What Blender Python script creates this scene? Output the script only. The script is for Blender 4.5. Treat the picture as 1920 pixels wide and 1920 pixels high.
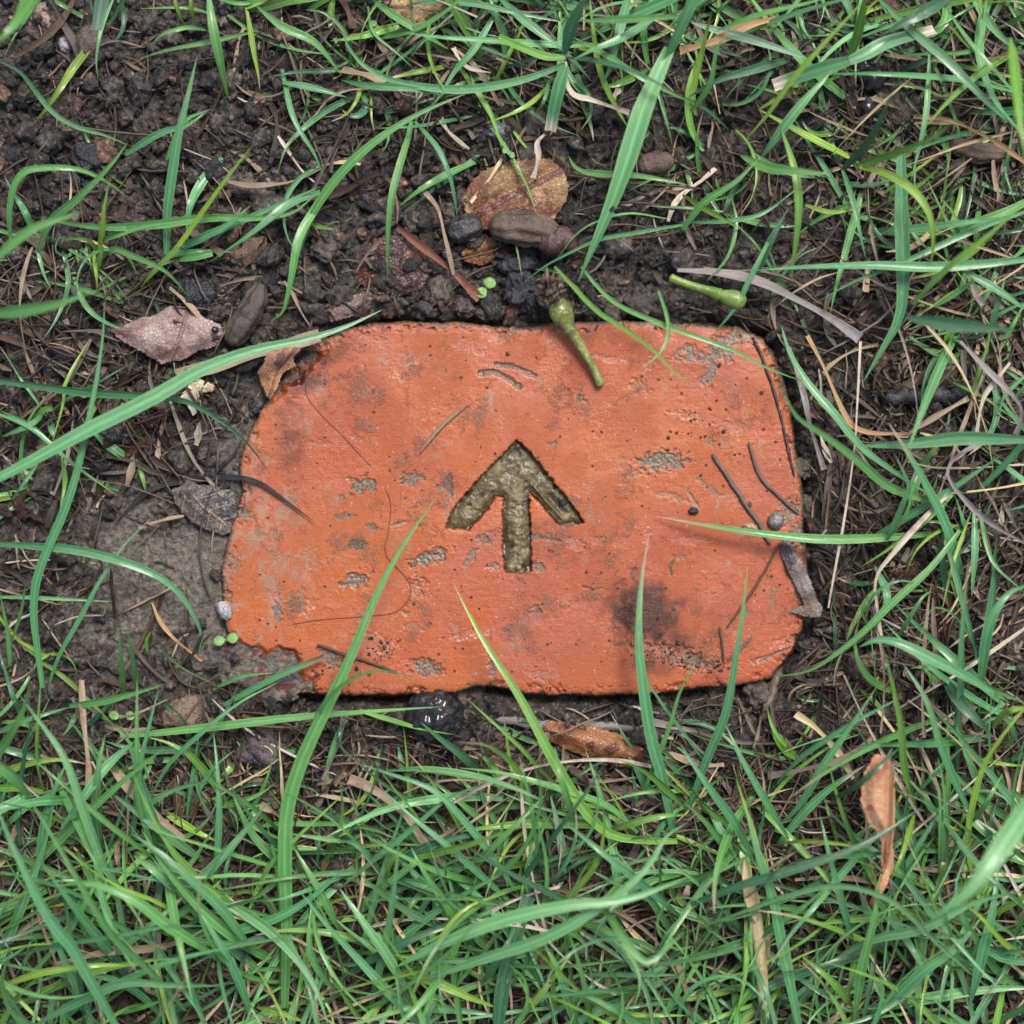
import bpy, bmesh, math, random
import numpy as np
from mathutils import Vector, noise as mnoise
random.seed(7); rng = np.random.default_rng(11)
for o in list(bpy.data.objects): bpy.data.objects.remove(o)
S = bpy.context.scene; COL = S.collection
H = 0.75            # camera height above the soil, metres
K = 0.0002          # one photo pixel on the soil plane, metres
# ---------------------------------------------------------------- camera
cd = bpy.data.cameras.new('camera'); cam = bpy.data.objects.new('camera', cd); COL.objects.link(cam)
cam.location = (0, 0, H); cam.rotation_euler = (0, 0, 0)
cd.sensor_width = 36; cd.lens = 36 * H / (1920 * K); cd.clip_start = .01; cd.clip_end = 200
cd.dof.use_dof = True; cd.dof.focus_distance = H - .005; cd.dof.aperture_fstop = 2.9
S.camera = cam
# ---------------------------------------------------------------- sky and sun
SUN_EL, SUN_AZ = math.radians(58), math.radians(25)      # azimuth clockwise from +Y
w = bpy.data.worlds.new('World'); S.world = w; w.use_nodes = True
nt = w.node_tree; bg = nt.nodes['Background']; sky = nt.nodes.new('ShaderNodeTexSky'); sky.sky_type = 'NISHITA'
sky.sun_disc = False; sky.sun_elevation = SUN_EL; sky.sun_rotation = SUN_AZ
sky.air_density = .75; sky.dust_density = 5; sky.ozone_density = .7
nt.links.new(sky.outputs[0], bg.inputs[0]); bg.inputs[1].default_value = .14
sl = bpy.data.lights.new('sun', 'SUN'); sl.energy = 2.45; sl.angle = math.radians(20); sl.color = (1, .96, .9)
sun = bpy.data.objects.new('sun', sl); COL.objects.link(sun)
sd_ = Vector((math.sin(SUN_AZ)*math.cos(SUN_EL), math.cos(SUN_AZ)*math.cos(SUN_EL), math.sin(SUN_EL)))
sun.rotation_euler = sd_.to_track_quat('Z', 'Y').to_euler()
S.view_settings.view_transform = 'Standard'; S.view_settings.look = 'None'
S.view_settings.exposure = 0.55; S.view_settings.gamma = 1
S.render.engine = 'CYCLES'

# ---------------------------------------------------------------- coordinates and noise
def P(px, py, zmm=0.):
    """photo pixel + height in mm -> world metres (arrays allowed)"""
    z = np.asarray(zmm, float) * .001
    f = K * (H - z) / H
    return np.stack(np.broadcast_arrays((np.asarray(px, float)-960)*f, (960-np.asarray(py, float))*f, z), -1)
_G = {}
def perlin(x, y, seed=0):
    if seed not in _G:
        a = np.random.default_rng(seed).uniform(0, 2*np.pi, (256, 256)); _G[seed] = (np.cos(a), np.sin(a))
    gx, gy = _G[seed]
    xi = np.floor(x).astype(int); yi = np.floor(y).astype(int); xf = x-xi; yf = y-yi
    u = xf*xf*xf*(xf*(xf*6-15)+10); v = yf*yf*yf*(yf*(yf*6-15)+10)
    def d(i, j):
        a = (xi+i) & 255; b = (yi+j) & 255
        return gx[a, b]*(xf-i) + gy[a, b]*(yf-j)
    return (d(0,0)*(1-u)+d(1,0)*u)*(1-v) + (d(0,1)*(1-u)+d(1,1)*u)*v
def fbm(x, y, sc, octv=4, seed=0, gain=.5):
    r = 0; a = 1; f = 1/sc; n = 0
    for k in range(octv):
        r = r + a*perlin(x*f+17.3*k, y*f+9.1*k, seed+k); n += a; a *= gain; f *= 2.03
    return r/n*1.6
def worley(x, y, sc, seed=0):
    r = np.random.default_rng(seed); jx = r.random((256, 256)); jy = r.random((256, 256)); jr = r.random((256, 256))
    x = x/sc; y = y/sc; xi = np.floor(x).astype(int); yi = np.floor(y).astype(int)
    f1 = np.full(np.shape(x), 9.); idv = np.zeros(np.shape(x))
    for i in (-1, 0, 1):
        for j in (-1, 0, 1):
            a = (xi+i) & 255; b = (yi+j) & 255
            d = np.hypot(xi+i+jx[a, b]-x, yi+j+jy[a, b]-y)
            m = d < f1; f1 = np.where(m, d, f1); idv = np.where(m, jr[a, b], idv)
    return f1, idv
def sdf(X, Y, poly):
    """signed distance, positive inside"""
    p = np.array(poly, float); q = np.roll(p, -1, 0)
    d = np.full(X.shape, 1e9); ins = np.zeros(X.shape, bool)
    for (ax, ay), (bx, by) in zip(p, q):
        ex, ey = bx-ax, by-ay; wx, wy = X-ax, Y-ay
        t = np.clip((wx*ex+wy*ey)/(ex*ex+ey*ey+1e-9), 0, 1)
        d = np.minimum(d, (wx-ex*t)**2+(wy-ey*t)**2)
        if ay != by: ins ^= ((ay > Y) != (by > Y)) & (X < ex*(Y-ay)/(by-ay)+ax)
    return np.where(ins, 1, -1)*np.sqrt(d)
def ss(a, b, x):
    t = np.clip((x-a)/(b-a), 0, 1); return t*t*(3-2*t)
def blob(X, Y, cx, cy, rx, ry, deg=0, amp=.45, sc=14, seed=5):
    a = math.radians(deg); dx = X-cx; dy = Y-cy
    u = (dx*math.cos(a)+dy*math.sin(a))/rx; v = (-dx*math.sin(a)+dy*math.cos(a))/ry
    return 1-np.hypot(u, v)+amp*fbm(X, Y, sc, 3, seed)*1.5
def line_d(X, Y, pts):
    d = np.full(X.shape, 1e9)
    for (ax, ay), (bx, by) in zip(pts[:-1], pts[1:]):
        ex, ey = bx-ax, by-ay; wx, wy = X-ax, Y-ay
        t = np.clip((wx*ex+wy*ey)/(ex*ex+ey*ey+1e-9), 0, 1)
        d = np.minimum(d, np.hypot(wx-ex*t, wy-ey*t))
    return d

# ---------------------------------------------------------------- materials
class NT:
    def __init__(s, name):
        s.m = bpy.data.materials.new(name); s.m.use_nodes = True; s.t = s.m.node_tree
        s.b = s.t.nodes['Principled BSDF']; s.out = s.t.nodes['Material Output']
    def n(s, typ, **kw):
        n = s.t.nodes.new(typ)
        for k, v in kw.items():
            if k.startswith('i_'):
                n.inputs[k[2:].replace('_', ' ')].default_value = v
            else: setattr(n, k, v)
        return n
    def l(s, a, b): s.t.links.new(a, b)
    def coords(s, kind='Object'): return s.n('ShaderNodeTexCoord').outputs[kind]
    def attr(s, name='tint'): return s.n('ShaderNodeVertexColor', layer_name=name)
    def mapping(s, src, scale=(1,1,1), rot=0):
        m = s.n('ShaderNodeMapping'); m.inputs['Scale'].default_value = scale; m.inputs['Rotation'].default_value = (0,0,rot); s.l(src, m.inputs[0]); return m.outputs[0]
    def noise(s, src, scale, detail=4, rough=.55, dist=0):
        n = s.n('ShaderNodeTexNoise'); n.inputs['Scale'].default_value = scale; n.inputs['Detail'].default_value = detail
        n.inputs['Roughness'].default_value = rough; n.inputs['Distortion'].default_value = dist; s.l(src, n.inputs['Vector']); return n.outputs[0]
    def voro(s, src, scale, feat='F1', out='Distance', rnd=1):
        n = s.n('ShaderNodeTexVoronoi', feature=feat); n.inputs['Scale'].default_value = scale; n.inputs['Randomness'].default_value = rnd; s.l(src, n.inputs['Vector']); return n.outputs[out]
    def ramp(s, src, a, b, ca=0., cb=1.):
        n = s.n('ShaderNodeMapRange', interpolation_type='SMOOTHSTEP'); s.l(src, n.inputs[0])
        for i, v in zip((1,2,3,4), (a,b,ca,cb)): n.inputs[i].default_value = v
        return n.outputs[0]
    def math(s, op, a, b=None):
        n = s.n('ShaderNodeMath', operation=op)
        for i, v in enumerate((a, b)):
            if v is None: continue
            if isinstance(v, (int, float)): n.inputs[i].default_value = v
            else: s.l(v, n.inputs[i])
        return n.outputs[0]
    def mix(s, f, a, b, mode='MIX'):
        n = s.n('ShaderNodeMix', data_type='RGBA', blend_type=mode)
        for i, v in ((0, f), (6, a), (7, b)):
            if isinstance(v, (int, float)): n.inputs[i].default_value = v
            elif isinstance(v, tuple): n.inputs[i].default_value = (*v, 1)
            else: s.l(v, n.inputs[i])
        return n.outputs[2]
    def bump(s, h, dist, strength=1, prev=None):
        n = s.n('ShaderNodeBump'); n.inputs['Strength'].default_value = strength; n.inputs['Distance'].default_value = dist
        s.l(h, n.inputs['Height'])
        if prev is not None: s.l(prev, n.inputs['Normal'])
        return n.outputs[0]
    def fin(s, col=None, rough=None, nrm=None, spec=None, coat=None, transl=0):
        if col is not None:
            if isinstance(col, tuple): s.b.inputs['Base Color'].default_value = (*col, 1)
            else: s.l(col, s.b.inputs['Base Color'])
        if rough is not None:
            if isinstance(rough, (int, float)): s.b.inputs['Roughness'].default_value = rough
            else: s.l(rough, s.b.inputs['Roughness'])
        if nrm is not None: s.l(nrm, s.b.inputs['Normal'])
        if spec is not None:
            if isinstance(spec, (int, float)): s.b.inputs['Specular IOR Level'].default_value = spec
            else: s.l(spec, s.b.inputs['Specular IOR Level'])
        if coat is not None: s.b.inputs['Coat Weight'].default_value = coat; s.b.inputs['Coat Roughness'].default_value = .12
        if transl:
            tr = s.n('ShaderNodeBsdfTranslucent')
            if not isinstance(col, tuple): s.l(col, tr.inputs[0])
            else: tr.inputs[0].default_value = (*col, 1)
            mx = s.n('ShaderNodeMixShader'); mx.inputs[0].default_value = transl
            s.l(s.b.outputs[0], mx.inputs[1]); s.l(tr.outputs[0], mx.inputs[2]); s.l(mx.outputs[0], s.out.inputs[0])
        return s.m

def mat_soil(name, tinted=False):
    s = NT(name); c = s.coords()
    n1 = s.noise(c, 60, 5, .6); n2 = s.noise(c, 420, 6, .65); n3 = s.noise(c, 1500, 4, .6)
    col = s.mix(s.ramp(n1, .35, .68), (.011, .0095, .009), (.074, .061, .054))
    col = s.mix(s.ramp(n2, .45, .72, 0, .75), col, (.19, .162, .142))
    col = s.mix(s.ramp(n2, .30, .44, .7, 0), col, (.008, .0065, .006))
    v = s.voro(c, 900, out='Color'); sep = s.n('ShaderNodeSeparateColor'); s.l(v, sep.inputs[0])
    col = s.mix(s.ramp(sep.outputs[0], .93, .97, 0, .55), col, (.24, .19, .15))
    if tinted:
        col = s.mix(1., col, s.attr().outputs[0], 'MULTIPLY')
    else:
        a = s.n('ShaderNodeVertexColor', layer_name='masks'); sp = s.n('ShaderNodeSeparateColor'); s.l(a.outputs[0], sp.inputs[0])
        mud = s.mix(s.ramp(n2, .35, .7), (.085, .073, .061), (.25, .215, .182))
        col = s.mix(sp.outputs[0], col, mud)
        col = s.mix(sp.outputs[1], col, (.15, .036, .02))
        col = s.mix(s.math('MULTIPLY', sp.outputs[2], .6), col, (.05, .06, .02))
    r = s.ramp(s.noise(c, 260, 3), .3, .7, .18, .62)
    b = s.bump(n2, .0026, 1.); b = s.bump(n3, .0009, 1., b); b = s.bump(s.noise(c, 4200, 2), .0003, .8, b)
    return s.fin(col, r, b, .65)
M_soil = mat_soil('wet_soil'); M_crumb = mat_soil('crumb_soil', True)

def mat_brick():
    s = NT('fired_clay'); c = s.coords()
    a = s.n('ShaderNodeVertexColor', layer_name='masks'); sp = s.n('ShaderNodeSeparateColor'); s.l(a.outputs[0], sp.inputs[0])
    dirt, stain, chip = sp.outputs
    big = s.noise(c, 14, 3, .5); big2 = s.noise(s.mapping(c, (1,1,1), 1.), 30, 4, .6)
    med = s.noise(c, 150, 5, .6); fine = s.noise(c, 1400, 5, .65)
    stre = s.noise(s.mapping(c, (60, 900, 60)), 1, 4, .6)
    col = s.mix(s.ramp(big, .38, .62), (.315, .076, .015), (.285, .061, .019))
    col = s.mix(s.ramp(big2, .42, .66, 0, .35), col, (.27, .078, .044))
    col = s.mix(s.ramp(med, .5, .75, 0, .5), col, (.31, .068, .018))
    col = s.mix(s.ramp(med, .28, .42, .35, 0), col, (.24, .048, .025))
    col = s.mix(s.ramp(stre, .56, .72, 0, .35), col, (.30, .085, .05))
    col = s.mix(s.ramp(fine, .60, .70, 0, .3), col, (.42, .20, .15))
    lg = s.noise(c, 24, 5, .7); col = s.mix(s.ramp(lg, .55, .75, 0, .15), col, (.24, .058, .032))
    col = s.mix(s.ramp(fine, .30, .38, .5, 0), col, (.20, .045, .025))
    # small dark pits and pale grains
    v = s.voro(c, 330, out='Distance'); vc = s.n('ShaderNodeSeparateColor'); s.l(s.voro(c, 330, out='Color'), vc.inputs[0])
    pit = s.math('MULTIPLY', s.ramp(v, .10, .2, 1, 0), s.ramp(vc.outputs[0], .86, .9))
    col = s.mix(s.math('MULTIPLY', pit, .8), col, (.05, .02, .015))
    v2 = s.voro(c, 520, out='Distance'); vc2 = s.n('ShaderNodeSeparateColor'); s.l(s.voro(c, 520, out='Color'), vc2.inputs[0])
    gr = s.math('MULTIPLY', s.ramp(v2, .12, .25, 1, 0), s.ramp(vc2.outputs[0], .86, .9))
    col = s.mix(s.math('MULTIPLY', gr, .45), col, (.50, .33, .27))
    # greyish worn film
    film = s.math('MULTIPLY', s.ramp(s.noise(c, 75, 6, .75), .53, .66), s.ramp(fine, .4, .6, .25, 1.))
    xg = s.n('ShaderNodeSeparateXYZ'); s.l(c, xg.inputs[0]); gl = s.ramp(s.math('ADD', s.noise(s.mapping(c, (1, .6, 1)), 110, 6, .75), s.ramp(xg.outputs[0], -.115, -.04, .10, 0)), .57, .68, 0, .7)
    col = s.mix(gl, col, (.235, .150, .105))
    col = s.mix(s.math('MULTIPLY', film, .8), col, (.27, .155, .115))
    col = s.mix(s.math('MULTIPLY', chip, .6), col, s.mix(s.ramp(fine, .4, .6), (.26, .08, .05), (.46, .25, .20)))
    dn = s.mix(s.ramp(fine, .35, .65), (.055, .042, .030), (.19, .145, .105))
    col = s.mix(s.ramp(s.math('ADD', dirt, s.math('MULTIPLY', s.math('SUBTRACT', fine, .5), 1.3)), .25, .85), col, dn)
    sf = s.ramp(s.math('ADD', stain, s.math('MULTIPLY', s.math('SUBTRACT', s.noise(c, 200, 6, .75), .5), .75)), .12, 1.05)
    col = s.mix(s.math('MULTIPLY', sf, .95), col, (.042, .013, .006))
    rough = s.ramp(s.noise(c, 40, 5, .7), .38, .62, .16, .42)
    grain = s.noise(c, 1700, 5, .75); gm = s.ramp(s.noise(c, 45, 3), .4, .62, .35, 1.)
    b = s.bump(med, .0003, .5); b = s.bump(stre, .0002, .4, b); b = s.bump(s.math('MULTIPLY', grain, gm), .0004, 1., b)
    b = s.bump(s.math('MULTIPLY', film, fine), .0009, .8, b)
    b = s.bump(s.math('MULTIPLY', pit, -1.), .0006, 1, b)
    return s.fin(col, rough, b, .42)
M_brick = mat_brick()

def mat_algae():
    s = NT('wet_olive_silt'); c = s.coords()
    f = s.noise(c, 1100, 6, .72, .6); m = s.noise(c, 160, 4, .6)
    col = s.mix(s.ramp(f, .34, .70), (.046, .036, .013), (.112, .090, .040))
    col = s.mix(s.ramp(m, .54, .68, 0, .6), col, (.25, .21, .11))
    col = s.mix(s.ramp(m, .34, .45, .85, 0), col, (.016, .012, .006))
    a = s.n('ShaderNodeVertexColor', layer_name='masks'); sp = s.n('ShaderNodeSeparateColor'); s.l(a.outputs[0], sp.inputs[0])
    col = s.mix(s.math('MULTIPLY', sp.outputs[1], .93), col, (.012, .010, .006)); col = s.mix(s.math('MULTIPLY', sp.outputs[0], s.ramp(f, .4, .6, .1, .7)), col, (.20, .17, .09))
    b = s.bump(f, .0003, .35); b = s.bump(m, .0012, .7, b)
    return s.fin(col, s.ramp(m, .35, .6, .28, .7), b, .4, .12)
M_algae = mat_algae()

def mat_grass():
    s = NT('grass_leaf'); uv = s.coords('UV'); c = s.coords(); t = s.attr().outputs[0]
    st = s.noise(s.mapping(uv, (9, .12, 1)), 1, 3, .7); st2 = s.noise(s.mapping(uv, (34, .25, 1)), 1, 2, .6)
    col = s.mix(s.ramp(st, .35, .7, 0, .38), t, s.mix(1., t, (2.1, 1.55, 2.0), 'MULTIPLY'))
    col = s.mix(s.ramp(st2, .4, .65, 0, .35), col, s.mix(1., t, (.55, .66, .6), 'MULTIPLY'))
    su = s.n('ShaderNodeSeparateXYZ'); s.l(uv, su.inputs[0]); mr = s.math('ABSOLUTE', s.math('SUBTRACT', su.outputs[0], .5))
    col = s.mix(s.ramp(mr, .03, .11, .55, 0), col, s.mix(1., t, (1.9, 1.5, 1.7), 'MULTIPLY')); col = s.mix(s.ramp(mr, .10, .15, 0, .3), col, s.mix(1., t, (.5, .6, .5), 'MULTIPLY')); col = s.mix(s.ramp(mr, .3, .47, 0, .5), col, s.mix(1., t, (1.8, 1.4, 1.3), 'MULTIPLY'))
    bl = s.noise(c, 60, 4, .6); col = s.mix(s.ramp(bl, .52, .75, 0, .5), col, s.mix(1., t, (1.7, 1.25, .8), 'MULTIPLY'))
    # pale scratches and dust
    sc = s.noise(s.mapping(uv, (11, .9, 1)), 1, 4, .8); sm = s.noise(c, 45, 3)
    f = s.math('MULTIPLY', s.ramp(sc, .57, .66), s.ramp(sm, .46, .6))
    col = s.mix(s.math('MULTIPLY', f, .75), col, (.40, .52, .42))
    # dark flecks
    dk = s.noise(c, 900, 3, .7); col = s.mix(s.math('MULTIPLY', s.ramp(dk, .66, .72), .5), col, (.08, .09, .03))
    b = s.bump(st2, .0003, .5); b = s.bump(st, .0006, .5, b); b = s.bump(s.noise(c, 1500, 3), .0002, .4, b)
    return s.fin(col, s.ramp(bl, .3, .7, .26, .46), b, .6, .35, .2)
M_grass = mat_grass()

def mat_straw():
    s = NT('dry_straw'); uv = s.coords('UV'); c = s.coords(); t = s.attr().outputs[0]
    st = s.noise(s.mapping(uv, (14, .3, 1)), 1, 4, .75)
    col = s.mix(s.ramp(st, .35, .65, 0, .7), t, s.mix(1., t, (.42, .36, .32), 'MULTIPLY'))
    n = s.noise(c, 130, 5, .7)
    col = s.mix(s.ramp(n, .52, .68, 0, .65), col, s.mix(1., t, (.35, .28, .24), 'MULTIPLY'))
    b = s.bump(st, .0004, .7); b = s.bump(s.noise(c, 1600, 3), .0003, .6, b)
    return s.fin(col, s.ramp(n, .3, .7, .35, .7), b, .45, None, .06)
M_straw = mat_straw()

def mat_leaf(name, base, mid, spot, vein, gloss=.4, sp=.55, veins=True, scale=1.):
    s = NT(name); c = s.coords()
    a = s.n('ShaderNodeVertexColor', layer_name='masks'); q = s.n('ShaderNodeSeparateColor'); s.l(a.outputs[0], q.inputs[0])
    n1 = s.noise(c, 70*scale, 5, .65, .4); n2 = s.noise(c, 500*scale, 5, .7)
    col = s.mix(s.ramp(n1, .38, .62), base, mid)
    col = s.mix(s.ramp(n2, .55, .7, 0, .4), col, s.mix(1., mid, (.6, .5, .45), 'MULTIPLY'))
    col = s.mix(s.ramp(s.math('ADD', s.noise(c, 160*scale, 4, .7), s.math('MULTIPLY', q.outputs[1], .5)), sp, sp+.09, 0, .85), col, spot)
    col = s.mix(s.math('MULTIPLY', q.outputs[0], .85), col, vein)
    cell = s.voro(c, 750*scale, 'DISTANCE_TO_EDGE')
    b = s.bump(n2, .0005, .7)
    if veins:
        col = s.mix(s.ramp(cell, .02, .1, .35, 0), col, s.mix(1., base, (.45, .38, .35), 'MULTIPLY'))
        b = s.bump(s.ramp(cell, 0, .15), .00025, .6, b)
    b = s.bump(q.outputs[0], .0008, .8, b)
    return s.fin(col, s.ramp(n1, .3, .7, gloss*.7, gloss*1.4), b, .5)

def mat_plain(name, a, bcol, scale=120, gloss=.5, bd=.0008, stretch=None, coat=None, fine=900, spec=.5):
    s = NT(name); c = s.coords()
    src = s.mapping(c, stretch) if stretch else c
    n1 = s.noise(src, scale, 5, .65); n2 = s.noise(src, fine, 4, .65)
    col = s.mix(s.ramp(n1, .35, .65), a, bcol); col = s.mix(s.ramp(n2, .52, .7, 0, .5), col, tuple(min(1, v*1.9) for v in bcol))
    col = s.mix(s.ramp(n2, .3, .42, .5, 0), col, tuple(v*.4 for v in a))
    b = s.bump(n1, bd*2, .7); b = s.bump(n2, bd, .8, b)
    return s.fin(col, s.ramp(n1, .3, .7, gloss*.6, gloss*1.3), b, spec, coat)

# ---------------------------------------------------------------- object helpers
def mk(name, V, F, mat, parent=None, col=None, uv=None, layer='tint', smooth=True):
    V = np.asarray(V, np.float32); F = np.asarray(F, np.int32)
    m = bpy.data.meshes.new(name); k = F.shape[1]
    m.vertices.add(len(V)); m.vertices.foreach_set('co', V.ravel())
    m.loops.add(F.size); m.loops.foreach_set('vertex_index', F.ravel())
    m.polygons.add(len(F)); m.polygons.foreach_set('loop_start', np.arange(0, F.size, k, dtype=np.int32))
    m.polygons.foreach_set('loop_total', np.full(len(F), k, np.int32))
    m.update(calc_edges=True)
    if smooth: m.polygons.foreach_set('use_smooth', np.ones(len(F), bool))
    if col is not None:
        c = np.ones((len(V), 4), np.float32); c[:, :3] = col
        at = m.color_attributes.new(layer, 'FLOAT_COLOR', 'POINT'); at.data.foreach_set('color', c.ravel())
    if uv is not None:
        u = m.uv_layers.new(name='UVMap'); u.data.foreach_set('uv', np.asarray(uv, np.float32)[F.ravel()].ravel())
    m.materials.append(mat); m.validate()
    o = bpy.data.objects.new(name, m); COL.objects.link(o)
    if parent is not None: o.parent = parent
    return o
def tag(o, label=None, cat=None, group=None, kind=None):
    if label: o['label'] = label
    if cat: o['category'] = cat
    if group: o['group'] = group
    if kind: o['kind'] = kind
    return o
def recenter(o):
    """move a single-mesh thing's origin to its own place"""
    n = len(o.data.vertices); a = np.empty(n*3, np.float32); o.data.vertices.foreach_get('co', a); a = a.reshape(-1, 3)
    c = a.mean(0); c[2] = a[:, 2].min(); a -= c; o.data.vertices.foreach_set('co', a.ravel()); o.location = c.tolist(); o.data.update()
    return o
def thing(name, px, py, z, label, cat, group=None):
    o = bpy.data.objects.new(name, None); o.empty_display_size = .01; COL.objects.link(o)
    o.location = P(px, py, z).tolist(); return tag(o, label, cat, group)
def under(o, par):
    """keep world-space vertices while parenting to an Empty that has only a location"""
    n = len(o.data.vertices); a = np.empty(n*3, np.float32); o.data.vertices.foreach_get('co', a); a = a.reshape(-1, 3)
    a -= np.array(par.location, np.float32); o.data.vertices.foreach_set('co', a.ravel()); o.data.update(); o.parent = par
    return o
def spline(p, n):
    p = np.asarray(p, float)
    if len(p) == 2:
        t = np.linspace(0, 1, n)[:, None]; return p[0]*(1-t)+p[1]*t
    q = np.vstack([2*p[0]-p[1], p, 2*p[-1]-p[-2]]); m = len(p)-1
    L = np.r_[0, np.cumsum(np.linalg.norm(np.diff(p, axis=0), axis=1))]; L /= L[-1]
    tt = np.interp(np.linspace(0, 1, n), L, np.arange(m+1)); i = np.minimum(tt.astype(int), m-1); f = (tt-i)[:, None]
    a, b, c, d = q[i], q[i+1], q[i+2], q[i+3]
    return .5*((2*b)+(-a+c)*f+(2*a-5*b+4*c-d)*f**2+(-a+3*b-3*c+d)*f**3)
class Batch:
    def __init__(s): s.V = []; s.F = []; s.C = []; s.U = []; s.n = 0
    def add(s, V, F, C, U):
        s.V.append(V); s.F.append(F+s.n); s.C.append(np.broadcast_to(C, V.shape)); s.U.append(U); s.n += len(V)
    def ribbon(s, pts, width, col, roll=0., twist=0., fold=.25, shape='blade', n=16, tipcol=None, hole=None):
        """pts: world points base->tip, width metres"""
        p = spline(pts, n); T = np.gradient(p, axis=0); T /= np.linalg.norm(T, axis=1)[:, None]+1e-12
        t = np.linspace(0, 1, n)
        side = np.cross(T, (0, 0, 1.)); l = np.linalg.norm(side, axis=1); 
        ref = side[np.argmax(l)]/max(l.max(), 1e-6)
        side = side + ref*.15*np.sign(side@ref + 1e-9)[:, None]*0 + np.where(l[:, None] < .15, ref, 0)
        side /= np.linalg.norm(side, axis=1)[:, None]+1e-12
        N = np.cross(side, T); a = roll+twist*(t-.5)
        sd = side*np.cos(a)[:, None]+N*np.sin(a)[:, None]; nn = np.cross(sd, T)
        if shape == 'blade': w = 1.13*np.minimum(1, .55+1.6*t)*np.clip((1-t)/.55, 0, 1)**.75
        elif shape == 'cut': w = np.minimum(1, .6+1.6*t)*(1-.15*t)
        elif shape == 'both': w = 1.1*np.clip(t/.35, 0, 1)**.6*np.clip((1-t)/.5, 0, 1)**.7
        elif shape == 'straw': w = .75+.25*np.sin(t*9+width*1e5)
        else: w = np.ones(n)
        w = np.maximum(w, .03)*width/2
        u = np.array([-1, -.5, 0, .5, 1.]) if hole is None else np.linspace(-1, 1, 25)
        h = fold*np.abs(u)
        V = p[:, None, :]+sd[:, None, :]*(w[:, None]*u)[:, :, None]+nn[:, None, :]*(w[:, None]*h)[:, :, None]
        k = len(u); V = V.reshape(-1, 3)
        i = np.arange(n-1)[:, None]*k+np.arange(k-1)[None]; i = i.ravel(); F = np.stack([i, i+1, i+k+1, i+k], 1)
        if hole is not None:
            fc = V[F].mean(1); F = F[np.hypot((fc[:, 0]-hole[0])/.8, fc[:, 1]-hole[1]) > hole[2]*(1+.15*np.sin(9*np.arctan2(fc[:, 1]-hole[1], fc[:, 0]-hole[0])))]
        Ls = np.r_[0, np.cumsum(np.linalg.norm(np.diff(p, axis=0), axis=1))]/max(width, 1e-6)
        U = np.stack([np.tile((u+1)/2, n), np.repeat(Ls, k)+(s.n*.37 % 91)], 1)
        C = np.array(col, float)[None].repeat(n*k, 0)
        if tipcol is not None:
            f = np.repeat(ss(.72, 1, t), k)[:, None]; C = C*(1-f)+np.array(tipcol)*f
        s.add(V, F, C, U)
    def tube(s, pts, rad, col, sides=6, n=14, flat=1., jit=0., caps=True):
        p = spline(pts, n); T = np.gradient(p, axis=0); T /= np.linalg.norm(T, axis=1)[:, None]+1e-12
        side = np.cross(T, (0, 0, 1.)); side /= np.linalg.norm(side, axis=1)[:, None]+1e-9; N = np.cross(side, T)
        r = np.interp(np.linspace(0, 1, n), np.linspace(0, 1, len(np.atleast_1d(rad))), np.atleast_1d(rad)) if np.ndim(rad) else np.full(n, rad)
        a = np.arange(sides)*2*np.pi/sides
        rr = r[:, None]*(1+jit*rng.normal(size=(n, sides)))
        if caps: rr[0] *= .3; rr[-1] *= .3
        V = p[:, None]+side[:, None]*(rr*np.cos(a))[:, :, None]+N[:, None]*(rr*np.sin(a)*flat)[:, :, None]
        i = np.arange(n-1)[:, None]; j = np.arange(sides)[None]; j2 = (j+1) % sides
        F = np.stack(np.broadcast_arrays(i*sides+j, i*sides+j2, (i+1)*sides+j2, (i+1)*sides+j), -1).reshape(-1, 4)
        Ls = np.r_[0, np.cumsum(np.linalg.norm(np.diff(p, axis=0), axis=1))]/max(r.max()*2, 1e-6)
        U = np.stack([np.tile(np.abs(a/np.pi-1), n)+(s.n*.013 % 7), np.repeat(Ls, sides)+(s.n*.37 % 91)], 1)
        s.add(V.reshape(-1, 3), F, np.array(col, float), U)
    def build(s, name, mat, parent=None):
        return mk(name, np.vstack(s.V), np.vstack(s.F), mat, parent, np.vstack(s.C), np.vstack(s.U))

# ---------------------------------------------------------------- ground
BRICK = [(650,619),(700,608),(760,605),(860,606),(930,613),(980,617),(1040,609),(1120,606),(1200,604),(1290,608),(1380,614),(1428,636),(1448,664),(1464,705),
 (1480,760),(1488,830),(1497,880),(1505,930),(1503,990),(1510,1040),(1516,1100),(1505,1172),(1484,1222),(1446,1272),(1395,1284),(1310,1290),(1230,1301),(1130,1304),
 (1040,1303),(980,1300),(940,1290),(900,1286),(850,1299),(740,1304),(640,1303),(550,1298),(475,1272),(430,1215),(422,1165),(419,1120),(415,1080),(422,1040),(431,1000),(441,960),
 (456,922),(449,880),(458,840),(475,800),(490,770),(520,722),(552,682),(600,642)]
def wob(X, Y, a=1.):
    return X+a*(2.4*fbm(X, Y, 40, 4, 31)+3.0*fbm(X, Y, 15, 4, 33, .7)), Y+a*(2.4*fbm(X, Y, 38, 4, 41)+3.0*fbm(X, Y, 14, 4, 43, .7))
def corner(X, Y):      # the muddy broken corner of the brick
    return np.clip(blob(X, Y, 500, 1262, 100, 62, 20, .32, 44, 77)*2.4, 0, 1)
fine = np.arange(-1090, 1090.1, 2.25)+960
g = []; st = 3.; v = 1090.
while v < 30000: v += st; st *= 1.16; g.append(v)
g = np.array(g); xs = np.r_[960-g[::-1], fine, 960+g]
X, Y = np.meshgrid(xs, xs)
def bare_mask(X, Y):
    return np.clip(blob(X, Y, 290, 1090, 190, 160, 10, .45, 70, 61)*2.4, 0, 1)
bare = bare_mask(X, Y)
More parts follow.
